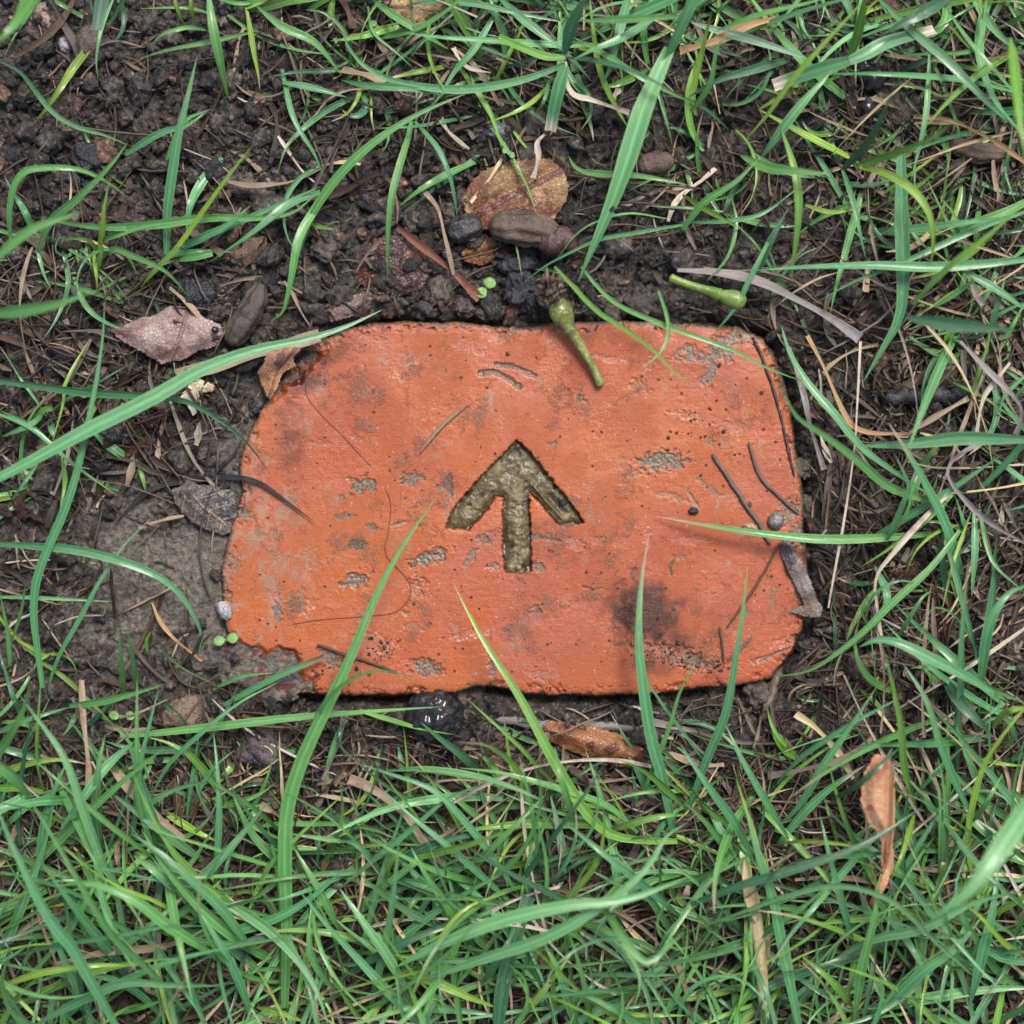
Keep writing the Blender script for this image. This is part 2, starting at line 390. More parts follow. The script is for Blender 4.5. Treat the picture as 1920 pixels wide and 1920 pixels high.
sd = np.full(X.shape, -9999.); mm = (X > 300) & (X < 1640) & (Y > 480) & (Y < 1430)
Xw, Yw = wob(X[mm], Y[mm]); sd[mm] = sdf(Xw, Yw, BRICK)
Z = -4.5+3.2*fbm(X, Y, 230, 3, 1)+2.0*fbm(X, Y, 70, 3, 2)
f1, i1 = worley(X+6*fbm(X, Y, 20, 2, 9), Y+6*fbm(X, Y, 20, 2, 10), 34, 3); f2, i2 = worley(X+3*fbm(X, Y, 9, 2, 11), Y+3*fbm(X, Y, 9, 2, 12), 14, 4)
rgh = 1-.72*bare
Z += rgh*(np.sqrt(np.clip(1-f1*f1*1.3, 0, 1))*(1.4+3.4*i1)+np.sqrt(np.clip(1-f2*f2*1.4, 0, 1))*(.7+1.9*i2))
Z += rgh*1.0*fbm(X, Y, 12, 4, 5, .65)+.55*fbm(X, Y, 5.5, 2, 6)+bare*(2.6+1.7*fbm(X, Y, 30, 5, 7, .65))
lower = ss(1250, 1500, Y)*3+ss(1450, 1650, X)*3; Z -= lower
dark = np.exp(-((X-960)/260)**2-((Y-430)/170)**2); Z -= 5*dark
left = ss(560, 470, X)
d = np.clip(-sd, 0, 400)
near = np.exp(-d/70.)
Z = np.where(sd > -9000, Z+near*left*(2.6-Z)*.75, Z)
Z -= np.exp(-(d/17.)**2)*(1-left)*13*(.65+.6*fbm(X, Y, 60, 2, 15))
Z -= np.exp(-(d/8.)**2)*left*2.2*(.7+.6*fbm(X, Y, 40, 2, 16))
cm = np.zeros(X.shape); cm[mm] = corner(X[mm], Y[mm])
inside = ss(-1, 7, sd)
zc = 3.1+1.5*fbm(X, Y, 34, 4, 19, .6)+.5*fbm(X, Y, 7, 2, 20)
Z = Z*(1-inside)+(-26.)*inside
Z = np.where(cm > .02, Z*(1-ss(.05, .55, cm))+zc*ss(.05, .55, cm), Z)
far = ss(1500, 4000, np.hypot(X-960, Y-960)); Z *= 1-.3*far
ZG = Z
def gh(px, py):
    fx = np.interp(px, xs, np.arange(len(xs))); fy = np.interp(py, xs, np.arange(len(xs)))
    i = np.clip(fx.astype(int) if hasattr(fx, 'astype') else int(fx), 0, len(xs)-2); j = np.clip(fy.astype(int) if hasattr(fy, 'astype') else int(fy), 0, len(xs)-2)
    a = fx-i; b = fy-j
    return ZG[j, i]*(1-a)*(1-b)+ZG[j, i+1]*a*(1-b)+ZG[j+1, i]*(1-a)*b+ZG[j+1, i+1]*a*b
mud = np.clip(bare+cm+near*left*.8, 0, 1)
red = np.clip(cm*1.5, 0, 1)*ss(.12, .3, fbm(X, Y, 22, 4, 91))+.7*ss(.5, .65, fbm(X, Y, 30, 4, 93))*np.exp(-((X-420)/150)**2-((Y-1330)/70)**2)
moss = ss(.22, .5, fbm(X, Y, 120, 4, 95))*.7
n = len(xs); idx = np.arange(n*n).reshape(n, n)
F = np.stack([idx[1:, :-1], idx[1:, 1:], idx[:-1, 1:], idx[:-1, :-1]], -1).reshape(-1, 4)
V = np.stack([(X-960)*K, (960-Y)*K, Z*.001], -1).reshape(-1, 3)
ground = mk('ground', V, F, M_soil, None, np.stack([mud, np.clip(red, 0, 1), moss], -1).reshape(-1, 3), layer='masks')
tag(ground, kind='structure')

# ---------------------------------------------------------------- brick
def sheet(name, outline, step, zf, mat, maskf=None, rag=2.5, parent=None, thick=None, seed=0, origin=None):
    p = np.array(outline, float); x0, y0 = p.min(0)-6; x1, y1 = p.max(0)+6
    gx = np.arange(x0, x1, step); gy = np.arange(y0, y1, step); X, Y = np.meshgrid(gx, gy)
    s_ = sdf(X+rag*fbm(X, Y, 14, 3, 51+seed), Y+rag*fbm(X, Y, 13, 3, 61+seed), outline)
    Zs = zf(X, Y, s_)
    C = maskf(X, Y, s_) if maskf else np.zeros(X.shape+(3,))
    keep = s_ > 0
    kc = keep[:-1, :-1] & keep[1:, :-1] & keep[:-1, 1:] & keep[1:, 1:]
    idx = np.arange(X.size).reshape(X.shape)
    F = np.stack([idx[1:, :-1][kc], idx[1:, 1:][kc], idx[:-1, 1:][kc], idx[:-1, :-1][kc]], -1)
    used = np.unique(F); mp = np.full(X.size, -1); mp[used] = np.arange(len(used))
    o = mk(name, P(X, Y, Zs).reshape(-1, 3)[used], mp[F], mat, parent, C.reshape(-1, 3)[used], layer='masks')
    if thick:
        m = o.modifiers.new('thickness', 'SOLIDIFY'); m.thickness = thick*.001; m.offset = -1
    return o

ARROW = [(970,827),(984,840),(998,855),(1023,886),(1049,919),(1075,951),(1094,979),(1051,986),(1037,972),(1011,941),(991,922),(991,955),(994,998),(996,1068),(987,1074),(948,1073),
 (944,1040),(943,998),(944,963),(945,931),(929,929),(920,948),(896,974),(879,993),(836,988),(845,965),(869,931),(896,901),(920,876),(946,850),(962,834)]
# worn spots: cx, cy, rx, ry, angle, depth mm, dirt, chip
PITS = [(680,910,30,17,-8,.7,1,.1),(772,896,26,13,-15,.6,.8,.4),(828,912,20,8,-25,.6,.7,.3),(838,925,10,20,0,.5,.5,.5),(666,1088,30,17,-18,.8,1,.2),(806,1046,42,14,-22,.8,1,.2),
 (783,1100,20,20,0,.8,.45,.7),(668,1020,20,11,15,.4,.9,0),(700,990,14,8,0,.4,.9,0),(645,968,26,6,-8,.3,.8,0),(640,932,12,6,0,.3,.7,0),(1243,866,50,20,-4,.7,.9,.5),(1180,890,22,8,0,.3,.5,.6),
 (1005,1143,12,12,0,.9,.6,.9),(885,1045,9,16,0,.4,.6,.3),(905,1012,14,9,20,.7,.7,.6),(925,1000,12,8,-30,.6,.5,.6),(1020,1007,40,7,0,.5,.6,.6),(1080,1020,26,11,15,.5,.3,1),(1120,1014,12,9,0,.5,.3,1),
 (1010,1062,16,9,20,.6,.8,.7),(930,1062,18,7,0,.5,.7,.7),(520,1150,9,24,-12,.3,.8,0),(560,1128,22,24,10,.25,.6,0),(590,1050,12,30,0,.15,.45,0),(505,1115,20,10,0,.2,.4,.3),
 (455,965,22,16,20,.3,.8,0),(440,1060,14,24,0,.3,.6,.2),(800,1252,34,17,5,1.0,.8,.3),(925,1255,9,22,0,.6,.8,.2),(1330,700,12,36,10,.3,.8,.2),(1300,668,38,12,5,.3,.8,.2),(1352,655,26,26,0,.35,.8,.1),
 (1385,632,30,18,0,.5,.7,.3),(1290,650,14,10,0,.3,.7,.2),(1140,672,34,7,8,.3,.2,1),(1200,725,22,14,20,.3,.5,.2),(1168,750,18,6,-30,.2,.5,0),(1370,800,30,13,5,.35,.3,1),(1290,780,36,9,15,.3,.3,.8),
 (1330,830,10,10,0,.4,.6,.6),(1090,748,9,8,0,.6,.8,.4),(870,648,22,12,0,.25,.15,1),(900,660,14,7,0,.25,.1,1),(760,690,26,18,-40,.15,.1,.8),(560,690,30,16,-30,.3,.2,.6),(820,690,18,28,-40,.15,.35,.3),
 (690,735,22,12,10,.2,.5,.4),(640,710,14,8,0,.2,.5,0),(595,830,20,6,0,.15,.5,0),(670,820,18,6,5,.15,.5,0),(1260,930,40,8,20,.2,.5,.2),(1330,915,30,7,35,.2,.6,.1),(1270,1045,16,5,0,.3,.5,.5),
 (1300,1012,30,10,0,.3,.2,.8),(1400,1150,10,12,45,.2,.9,0),(1450,1120,7,36,0,.2,.6,0),(1470,1205,22,12,0,.5,.2,.9),(1430,1235,24,6,-20,.6,.5,.4),(1255,1222,60,18,10,.9,.45,.8),(1300,1240,46,16,10,1.0,.7,.5),
 (1100,1130,18,20,0,.1,.35,0),(1200,1072,26,9,0,.2,.4,.4),(1480,960,22,30,0,.5,.7,.1),(1495,1000,20,26,0,.5,.7,.1),(700,1205,40,20,10,.3,.3,.6),(880,1190,40,9,-10,.25,.2,.8),(775,1175,22,9,0,.25,.5,.3),
 (950,1180,12,8,0,.3,.6,.5),(1020,1265,26,10,0,.3,.4,.7),(620,1235,30,14,30,.8,.8,.2),(585,1130,12,12,0,.3,.3,.6),(1215,1010,9,16,0,.3,.1,1),(500,860,18,12,0,.15,.5,.2),(1040,835,5,12,0,.4,.8,.1),
 (1031,835,6,8,0,.4,.6,.1),(1165,870,8,16,0,.1,.5,0),(1130,950,8,40,0,.08,.4,0),(760,1150,8,6,0,.3,.7,0),(1040,1250,12,30,5,.1,.4,0),(640,640,30,8,-25,.3,.2,.6),(1060,618,40,7,5,.6,.4,.7),
 (850,618,60,7,2,.6,.3,.8),(930,632,30,10,20,.4,.3,.8),(1220,612,60,6,0,.5,.4,.6)]
CRACKS = [([(900,700),(925,697),(950,708),(975,726)], 7, .9), ([(930,684),(960,686),(985,697),(1003,705)], 6, .8), ([(832,905),(845,890),(846,930)], 4, .8), ([(1262,1052),(1256,1064),(1258,1078)], 3, 1.),
 ([(1092,1100),(1110,1106),(1128,1103)], 2.5, .6), ([(735,985),(760,978)], 3, .4), ([(1450,1262),(1490,1232)], 4, .9), ([(1425,1240),(1455,1225),(1480,1215)], 3, .9), ([(1000,1005),(1050,1014)], 4, .7),
 ([(1290,920),(1310,950)], 4, .3), ([(870,1060),(882,1035),(895,1030)], 4, .5), ([(1056,680),(1060,672)], 2, .4)]
STAIN = [(1205,1150,92,78,20,1.4),(1270,1195,80,50,25,.75),(545,830,50,100,5,.7),(575,720,70,34,-35,.85),(620,670,60,22,-35,.7),(690,745,60,30,0,.35),(760,700,26,30,0,.35),(540,770,60,40,-50,.6),
 (1280,1100,60,60,60,.3),(1500,1060,30,60,0,.5),(1290,660,60,30,0,.2),(1500,1180,30,50,0,.4),(1220,1245,70,36,0,.8),(1440,650,30,30,0,.4)]
def brick_fields(X, Y):
    dirt = np.zeros(X.shape); chip = np.zeros(X.shape); dep = np.zeros(X.shape); st = np.zeros(X.shape)
    for k, (cx, cy, rx, ry, a, dm, di, ch) in enumerate(PITS):
        r = max(rx, ry)*2.2; b = (np.abs(X-cx) < r) & (np.abs(Y-cy) < r)
        if not b.any(): continue
        q = blob(X[b], Y[b], cx, cy, rx, ry, a, .75, 11, 5+k % 4); e = ss(.05, .28, q)
        dep[b] = np.maximum(dep[b], e*dm); dirt[b] = np.maximum(dirt[b], e*di)
        rim = ss(-.15, .08, q)*(1-ss(.12, .4, q)); chip[b] = np.maximum(chip[b], np.maximum(rim*ch, e*ch*.5))
    for pts, wd, dm in CRACKS:
        dd = line_d(X+2.5*fbm(X, Y, 9, 2, 71), Y+2.5*fbm(X, Y, 9, 2, 72), pts); e = ss(wd, wd*.4, dd)
        dep = np.maximum(dep, e*dm); dirt = np.maximum(dirt, e*.85); chip = np.maximum(chip, ss(wd*1.7, wd, dd)*(1-e)*.6)
    for cx, cy, rx, ry, a, v_ in STAIN:
        st = np.maximum(st, ss(-.15, 1.05, blob(X, Y, cx, cy, rx*1.15, ry*1.15, a, .28, 26, 8))*v_)
    # arrow-rim chipping
    sa = sdf(X+2.4*fbm(X, Y, 9, 2, 81), Y+2.4*fbm(X, Y, 9, 2, 82), ARROW)
    return dirt, chip, dep, st, sa
step = 1.4
gx = np.arange(400, 1532, step); gy = np.arange(586, 1322, step); X, Y = np.meshgrid(gx, gy)
Xw, Yw = wob(X, Y); Xw += 1.3*fbm(X, Y, 5, 2, 35); Yw += 1.3*fbm(X, Y, 5, 2, 36); sb = sdf(Xw, Yw, BRICK)
dirt, chip, dep, stain_dark, sa = brick_fields(X, Y)
cmb = corner(X, Y)
zt = 4.6+.28*fbm(X, Y, 320, 2, 21)+.12*fbm(X, Y, 60, 3, 22)+.06*fbm(X, Y, 9, 3, 23)
roughz = ss(.05, .5, fbm(X, Y, 90, 3, 24)); zt += .10*roughz*fbm(X, Y, 4.2, 2, 25)
zt -= dep*(.9+.35*fbm(X, Y, 6, 2, 26))
edge = np.clip(sb, 0, 60)
zt -= 1.5*np.exp(-edge/3.)*(1+.9*fbm(X, Y, 20, 3, 27))+.2*np.exp(-edge/24)
ch = ss(.05, .25, fbm(X, Y, 38, 4, 28, .6))*ss(20, 5, sb+8*fbm(X, Y, 16, 3, 38))*1.7; zt -= ch
tl = np.clip(blob(X, Y, 552, 696, 80, 26, -42, .4, 24, 29)*2, 0, 1); zt -= 2.8*tl
zt -= 2.4*ss(.1, .8, cmb)*(1+.8*fbm(X, Y, 30, 3, 30))
wall = ss(-2.6, .8, sa+1.0*fbm(X, Y, 5, 2, 83)+2.2*fbm(X, Y, 8, 3, 90)); zt -= 4.6*wall
rimc = np.exp(-np.abs(sa+2)/2.5); zt -= rimc*.7*np.clip(fbm(X, Y, 6, 2, 84)+.3, 0, 1)
zt = np.where(sb < 0, zt+sb*3.2, zt)
keep = sb > -10; kc = keep[:-1, :-1] & keep[1:, :-1] & keep[:-1, 1:] & keep[1:, 1:]
dirt = np.clip(dirt+.9*ss(10, -3, sb+7*fbm(X, Y, 22, 3, 89))+.85*tl*ss(-.2, .3, fbm(X, Y, 18, 3, 85))+ss(.2, .9, cmb)*ss(-.3, .25, fbm(X, Y, 26, 3, 86))+.45*ss(.35, .6, fbm(X, Y, 34, 4, 87, .65))*(.4+.6*ss(1100, 500, X)), 0, 1)
chip = np.clip(chip+.5*ss(.15, .4, fbm(X, Y, 40, 4, 97, .7))*ss(.0, .2, fbm(X, Y, 6, 2, 98))+rimc*.6*ss(-.1, .3, fbm(X, Y, 7, 2, 88))+.5*ch*ss(-4, 3, sb), 0, 1); stain_dark = np.clip(np.minimum(stain_dark, 1.2)+.75*ss(7, 0, sb)*ss(1150, 1250, Y)+.35*wall+.5*tl, 0, 1.2)  # stain mask also darkens the bottom rim, arrow walls and chipped corner
idx = np.arange(X.size).reshape(X.shape); F = np.stack([idx[1:, :-1][kc], idx[1:, 1:][kc], idx[:-1, 1:][kc], idx[:-1, :-1][kc]], -1)
used = np.unique(F); mp = np.full(X.size, -1); mp[used] = np.arange(len(used))
BR = thing('engraved_brick', 960, 955, 0, 'worn orange red clay brick with an engraved upward arrow, set in the muddy grass', 'brick')
body = mk('brick_body', P(X, Y, zt).reshape(-1, 3)[used], mp[F], M_brick, None, np.stack([dirt, stain_dark, chip], -1).reshape(-1, 3)[used], layer='masks'); under(body, BR)
BX, BY, BZ = gx, gy, zt
def bh(px, py):
    i = np.clip(((np.asarray(px)-400)/step).astype(int), 0, len(BX)-1); j = np.clip(((np.asarray(py)-586)/step).astype(int), 0, len(BY)-1); return BZ[j, i]
def top(px, py):        # highest surface
    px = np.asarray(px, float); py = np.asarray(py, float)
    return np.where((px > 405) & (px < 1525) & (py > 592) & (py < 1316), np.maximum(gh(px, py), bh(px, py)), gh(px, py))
ARO = [(x+(x-968)*.03, y+(y-950)*.03) for x, y in ARROW]
def az(X, Y, s_):
    mid = np.exp(-((X-968)/13)**2)*ss(905, 940, Y)
    z = 4.6-2.3-.8*ss(13, 3, s_)+1.0*fbm(X, Y, 30, 3, 101)+.3*fbm(X, Y, 10, 3, 102)+.06*fbm(X, Y, 3.5, 2, 103)
    z += .9*np.exp(-(line_d(X, Y, [(995,905),(1020,935),(1055,972)])/4)**2)+.7*mid*(.5+fbm(X, Y, 12, 2, 104))
    z -= 1.1*np.exp(-(line_d(X, Y, [(1030,930),(1052,962)])/8)**2)+1.1*np.exp(-((X-955)/9)**2-((Y-1022)/9)**2)+1.1*np.exp(-((X-987)/8)**2-((Y-1062)/9)**2)
    return z
def amask(X, Y, s_):
    st = np.zeros(X.shape)
    for q in [(903,926,13,9,20),(880,945,8,6,0),(1056,945,17,9,52),(957,1024,9,7,0),(987,1063,9,8,0),(972,842,9,12,0),(985,905,5,5,0),(1040,915,8,5,50),(975,1040,9,5,0)]: st = np.maximum(st, np.clip(blob(X, Y, *q, .6, 9, 12)*2.2, 0, 1))
    st = np.maximum(st, .8*ss(7, 2, s_+3*fbm(X, Y, 9, 2, 14)))  # shade along the recess edge put into the silt colour
    hi = np.maximum(np.clip(blob(X, Y, 955, 885, 40, 24, 0, .5, 14, 15)*1.6, 0, 1), np.clip(blob(X, Y, 970, 965, 11, 40, 0, .6, 10, 16)*1.6, 0, 1))
    return np.stack([hi, st, st*0], -1)
arrow = sheet('carved_arrow', ARO, 1.3, az, M_algae, amask, rag=1.2); under(arrow, BR)
arrow['label'] = 'arrow recess filled with wet olive brown silt'

# ---------------------------------------------------------------- soil crumbs and leaf litter
def lump_proto(sub, seed, amp=.28):
    bm = bmesh.new(); bmesh.ops.create_icosphere(bm, subdivisions=sub, radius=1)
    for v in bm.verts:
        q = v.co*1.4+Vector((seed*7.1, 3.3, 1.7)); v.co *= 1+amp*(mnoise.noise(q)*1.5+.6*mnoise.noise(q*2.7)+.35*mnoise.noise(q*6))
    V = np.array([v.co[:] for v in bm.verts]); F = np.array([[v.index for v in f.verts] for f in bm.faces]); bm.free(); return V, F
protos = [lump_proto(3, i, .34) for i in range(7)]; protosS = [lump_proto(2, i+9, .36) for i in range(5)]
def rot(a, b, c):
    ca, sa, cb, sb2, cc, sc = math.cos(a), math.sin(a), math.cos(b), math.sin(b), math.cos(c), math.sin(c)
    return np.array([[ca,-sa,0],[sa,ca,0],[0,0,1]])@np.array([[1,0,0],[0,cb,-sb2],[0,sb2,cb]])@np.array([[cc,-sc,0],[sc,cc,0],[0,0,1]])
def brick_sd(x, y): return float(sdf(np.array([[x]], float), np.array([[y]], float), BRICK)[0, 0])
def bsd(x, y): return sdf(np.asarray(x, float), np.asarray(y, float), BRICK)
N = 15000; cx = rng.uniform(-40, 1960, N); cy = rng.uniform(-40, 1960, N); bs = bsd(cx, cy)
zone = np.exp(-((cx-300)/330)**2-((cy-250)/260)**2)+1.1*np.exp(-((cx-880)/260)**2-((cy-480)/120)**2)+.5*ss(5, -60, bs)*np.exp(-np.clip(-bs, 0, 999)/50)+.22
zone *= 1-.8*bare_mask(cx, cy)
ok = (rng.random(N) < zone) & (bs < -3)
Vs = []; Fs = []; Cs = []; nb = 0
for x, y in zip(cx[ok], cy[ok]):
    r = min(3+rng.exponential(4.6), 27)
    V0, F0 = protos[rng.integers(7)] if r > 8 else protosS[rng.integers(5)]
    sc = np.array([1, rng.uniform(.65, 1), rng.uniform(.55, .9)])*r*K
    V1 = (V0*sc)@rot(*rng.uniform(0, 6.28, 3)).T+P(x, y, float(gh(x, y))+r*.2*.35)
    Vs.append(V1); Fs.append(F0+nb); nb += len(V1)
    k = rng.random(); t = rng.uniform(.55, 1.6)
    c = np.array((t, t, t))*((1, 1, 1) if k < .86 else ((.35, .38, .45) if k < .95 else (2.1, 1.5, 1.1)))
    Cs.append(np.broadcast_to(c, V1.shape))
cr = mk('soil_crumbs', np.vstack(Vs), np.vstack(Fs), M_crumb, None, np.vstack(Cs)); tag(cr, 'dark wet crumbs and clods of soil scattered over the ground', 'soil', kind='stuff')

N = 3200; cx = rng.uniform(-20, 1940, N); cy = rng.uniform(-20, 1940, N); bs = bsd(cx, cy)
zone = 1.2*np.exp(-((cx-870)/260)**2-((cy-470)/120)**2)+.9*np.exp(-((cx-1560)/70)**2-((cy-880)/260)**2)+.7*ss(3, -50, bs)*np.exp(-np.clip(-bs, 0, 999)/45)*ss(500, 620, cx)+.12+.25*np.exp(-((cx-1000)/400)**2-((cy-1370)/60)**2)
zone *= 1-bare_mask(cx, cy); ok = (rng.random(N) < zone) & (bs < -9)
Vs = []; Fs = []; Cs = []; nb = 0
for x, y in zip(cx[ok], cy[ok]):
    r_ = min(6+rng.exponential(7), 34); V0, F0 = protos[rng.integers(7)]
    V1 = (V0*np.array([1, rng.uniform(.3, .7), rng.uniform(.12, .3)])*r_*K)@rot(rng.uniform(0, 6.28), rng.normal()*.35, rng.normal()*.35).T+P(x, y, float(gh(x, y))+1.1+rng.random()*1.5)
    Vs.append(V1); Fs.append(F0+nb); nb += len(V1); k = rng.random()
    c = np.array((.22, .22, .27) if k < .45 else (.5, .35, .28) if k < .68 else (1.3, .55, .32) if k < .92 else (2.4, 1.6, 1.1)); Cs.append(np.broadcast_to(c*rng.uniform(.6, 1.3), V1.shape))
tag(mk('wet_mulch', np.vstack(Vs), np.vstack(Fs), M_crumb, None, np.vstack(Cs)), 'wet blackish flakes of bark and rotten leaf packed around the brick', 'mulch', kind='stuff')

STR = {'s': (.34,.265,.185), 'w': (.58,.52,.42), 'n': (.13,.075,.045), 'k': (.02,.018,.022), 'e': (.19,.15,.125), 'r': (.24,.09,.05), 't': (.42,.26,.12), 'c': (.62,.52,.30), 'u': (.28,.26,.25)}
def rstraw():
    k = rng.random()
    b = STR['n'] if k < .34 else STR['e'] if k < .64 else STR['s'] if k < .92 else STR['w']
    return np.array(b)*rng.choice([.24, .46, .72, 1.15], p=[.3, .32, .25, .13])
B = Batch(); N = 13500; cx = rng.uniform(-60, 1980, N); cy = rng.uniform(-60, 1980, N); bs = bsd(cx, cy)
zone = .20+.75*ss(1230, 1450, cy)+.85*ss(1480, 1620, cx)+.7*np.exp(-((cx-800)/330)**2-((cy-180)/150)**2)+.5*np.exp(-((cx-250)/200)**2-((cy-540)/90)**2)+.4*np.exp(-((cx-150)/170)**2-((cy-760)/160)**2)
zone *= 1-.75*bare_mask(cx, cy); zone *= 1-.75*np.exp(-((cx-930)/260)**2-((cy-450)/150)**2); zone *= 1-.45*np.exp(-((cx-250)/260)**2-((cy-200)/200)**2)
ok = (rng.random(N) < np.clip(zone, 0, 1)) & (bs < -14)
for x, y in zip(cx[ok], cy[ok]):
    L = rng.uniform(18, 140)*(1 if rng.random() < .8 else 2.1); a = rng.uniform(0, 6.28); m = 4; cur = rng.normal()*.55/m
    px = [x]; py = [y]
    for _ in range(m): px.append(px[-1]+math.cos(a)*L/m); py.append(py[-1]+math.sin(a)*L/m); a += cur+rng.normal()*.13
    px = np.array(px); py = np.array(py)
    if (bsd(px, py) > -6).any(): continue
    z = gh(px, py)+rng.uniform(.4, 4.5)+np.linspace(0, 1, m+1)*rng.normal()*2.2
    pt = P(px, py, np.maximum(z, gh(px, py)+.4))
    w_ = rng.uniform(.5, 1.6) if rng.random() < .86 else rng.uniform(1.6, 3.4)
    if w_ > 1.5: B.ribbon(pt, w_*.001, rstraw(), rng.normal()*.6, rng.normal()*1.4, .3, 'straw', 9)
    else: B.tube(pt, w_*.0004, rstraw(), 4, 8, .8, .12)
tag(B.build('dry_thatch', M_straw), 'tangled dead grass stems and thatch lying on the wet soil', 'dead grass', kind='stuff')
B = Batch()
for _ in range(520):     # hair-thin pale roots
    x, y = rng.uniform(0, 1920, 2)
    if brick_sd(x, y) > -12: continue
    a = rng.uniform(0, 6.28); m = 7; L = rng.uniform(25, 90); px = [x]; py = [y]; cur = rng.normal()*.25
    for _ in range(m): px.append(px[-1]+math.cos(a)*L/m); py.append(py[-1]+math.sin(a)*L/m); a += cur+rng.normal()*.5
    px = np.array(px); py = np.array(py)
    if (bsd(px, py) > -8).any(): continue
    B.tube(P(px, py, gh(px, py)+.5+rng.random(m+1)*.5), rng.uniform(.09, .22)*.001, np.array(STR['s'])*rng.uniform(.6, 1.4), 4, 14, 1)
tag(B.build('fine_roots', M_straw), 'hair thin pale roots and fibres tangled over the mud', 'roots', kind='stuff')
# ---------------------------------------------------------------- grass
G = {'b': (.070,.245,.092), 'g': (.088,.275,.068), 'y': (.180,.350,.040), 'd': (.030,.118,.046), 'l': (.120,.330,.125), 'p': (.21,.38,.24), 'q': (.122,.305,.046)}
G.update(STR)
def zq(z, n):
    t = np.linspace(0, 1, n); z0, zm, z1 = z
    return z0*(1-t)*(1-2*t)+4*zm*t*(1-t)+z1*t*(2*t-1)
def blade_pts(pts, z, nn=12):
    q = spline(np.array(pts, float), nn); zz = zq(z, nn)
    zz = np.maximum(zz, top(q[:, 0], q[:, 1])+.6)
    return P(q[:, 0], q[:, 1], zz)
LAWN = Batch()
def blade(label, w_, c, shape, z, pts, roll=None, fold=None, group=None, cat='grass blade', name='grass_blade', tip=None, hole=None):
    cc = np.array(G[c])*rng.uniform(.9, 1.12)
    kw = dict(roll=rng.normal()*.28 if roll is None else roll, twist=rng.normal()*.5 if roll is None else 0, fold=.28 if fold is None else fold, shape=shape,
              n=26 if hole is None else 160, tipcol=G[tip] if tip else None, hole=hole)
    pp = blade_pts(pts, z)
    if label is None: LAWN.ribbon(pp, w_*K, cc, **kw); return
    b = Batch(); b.ribbon(pp, w_*K, cc, **kw); o = b.build(name, M_grass if c in 'bgydlpq' else M_straw)
    recenter(o); tag(o, label, cat, group)
    return o
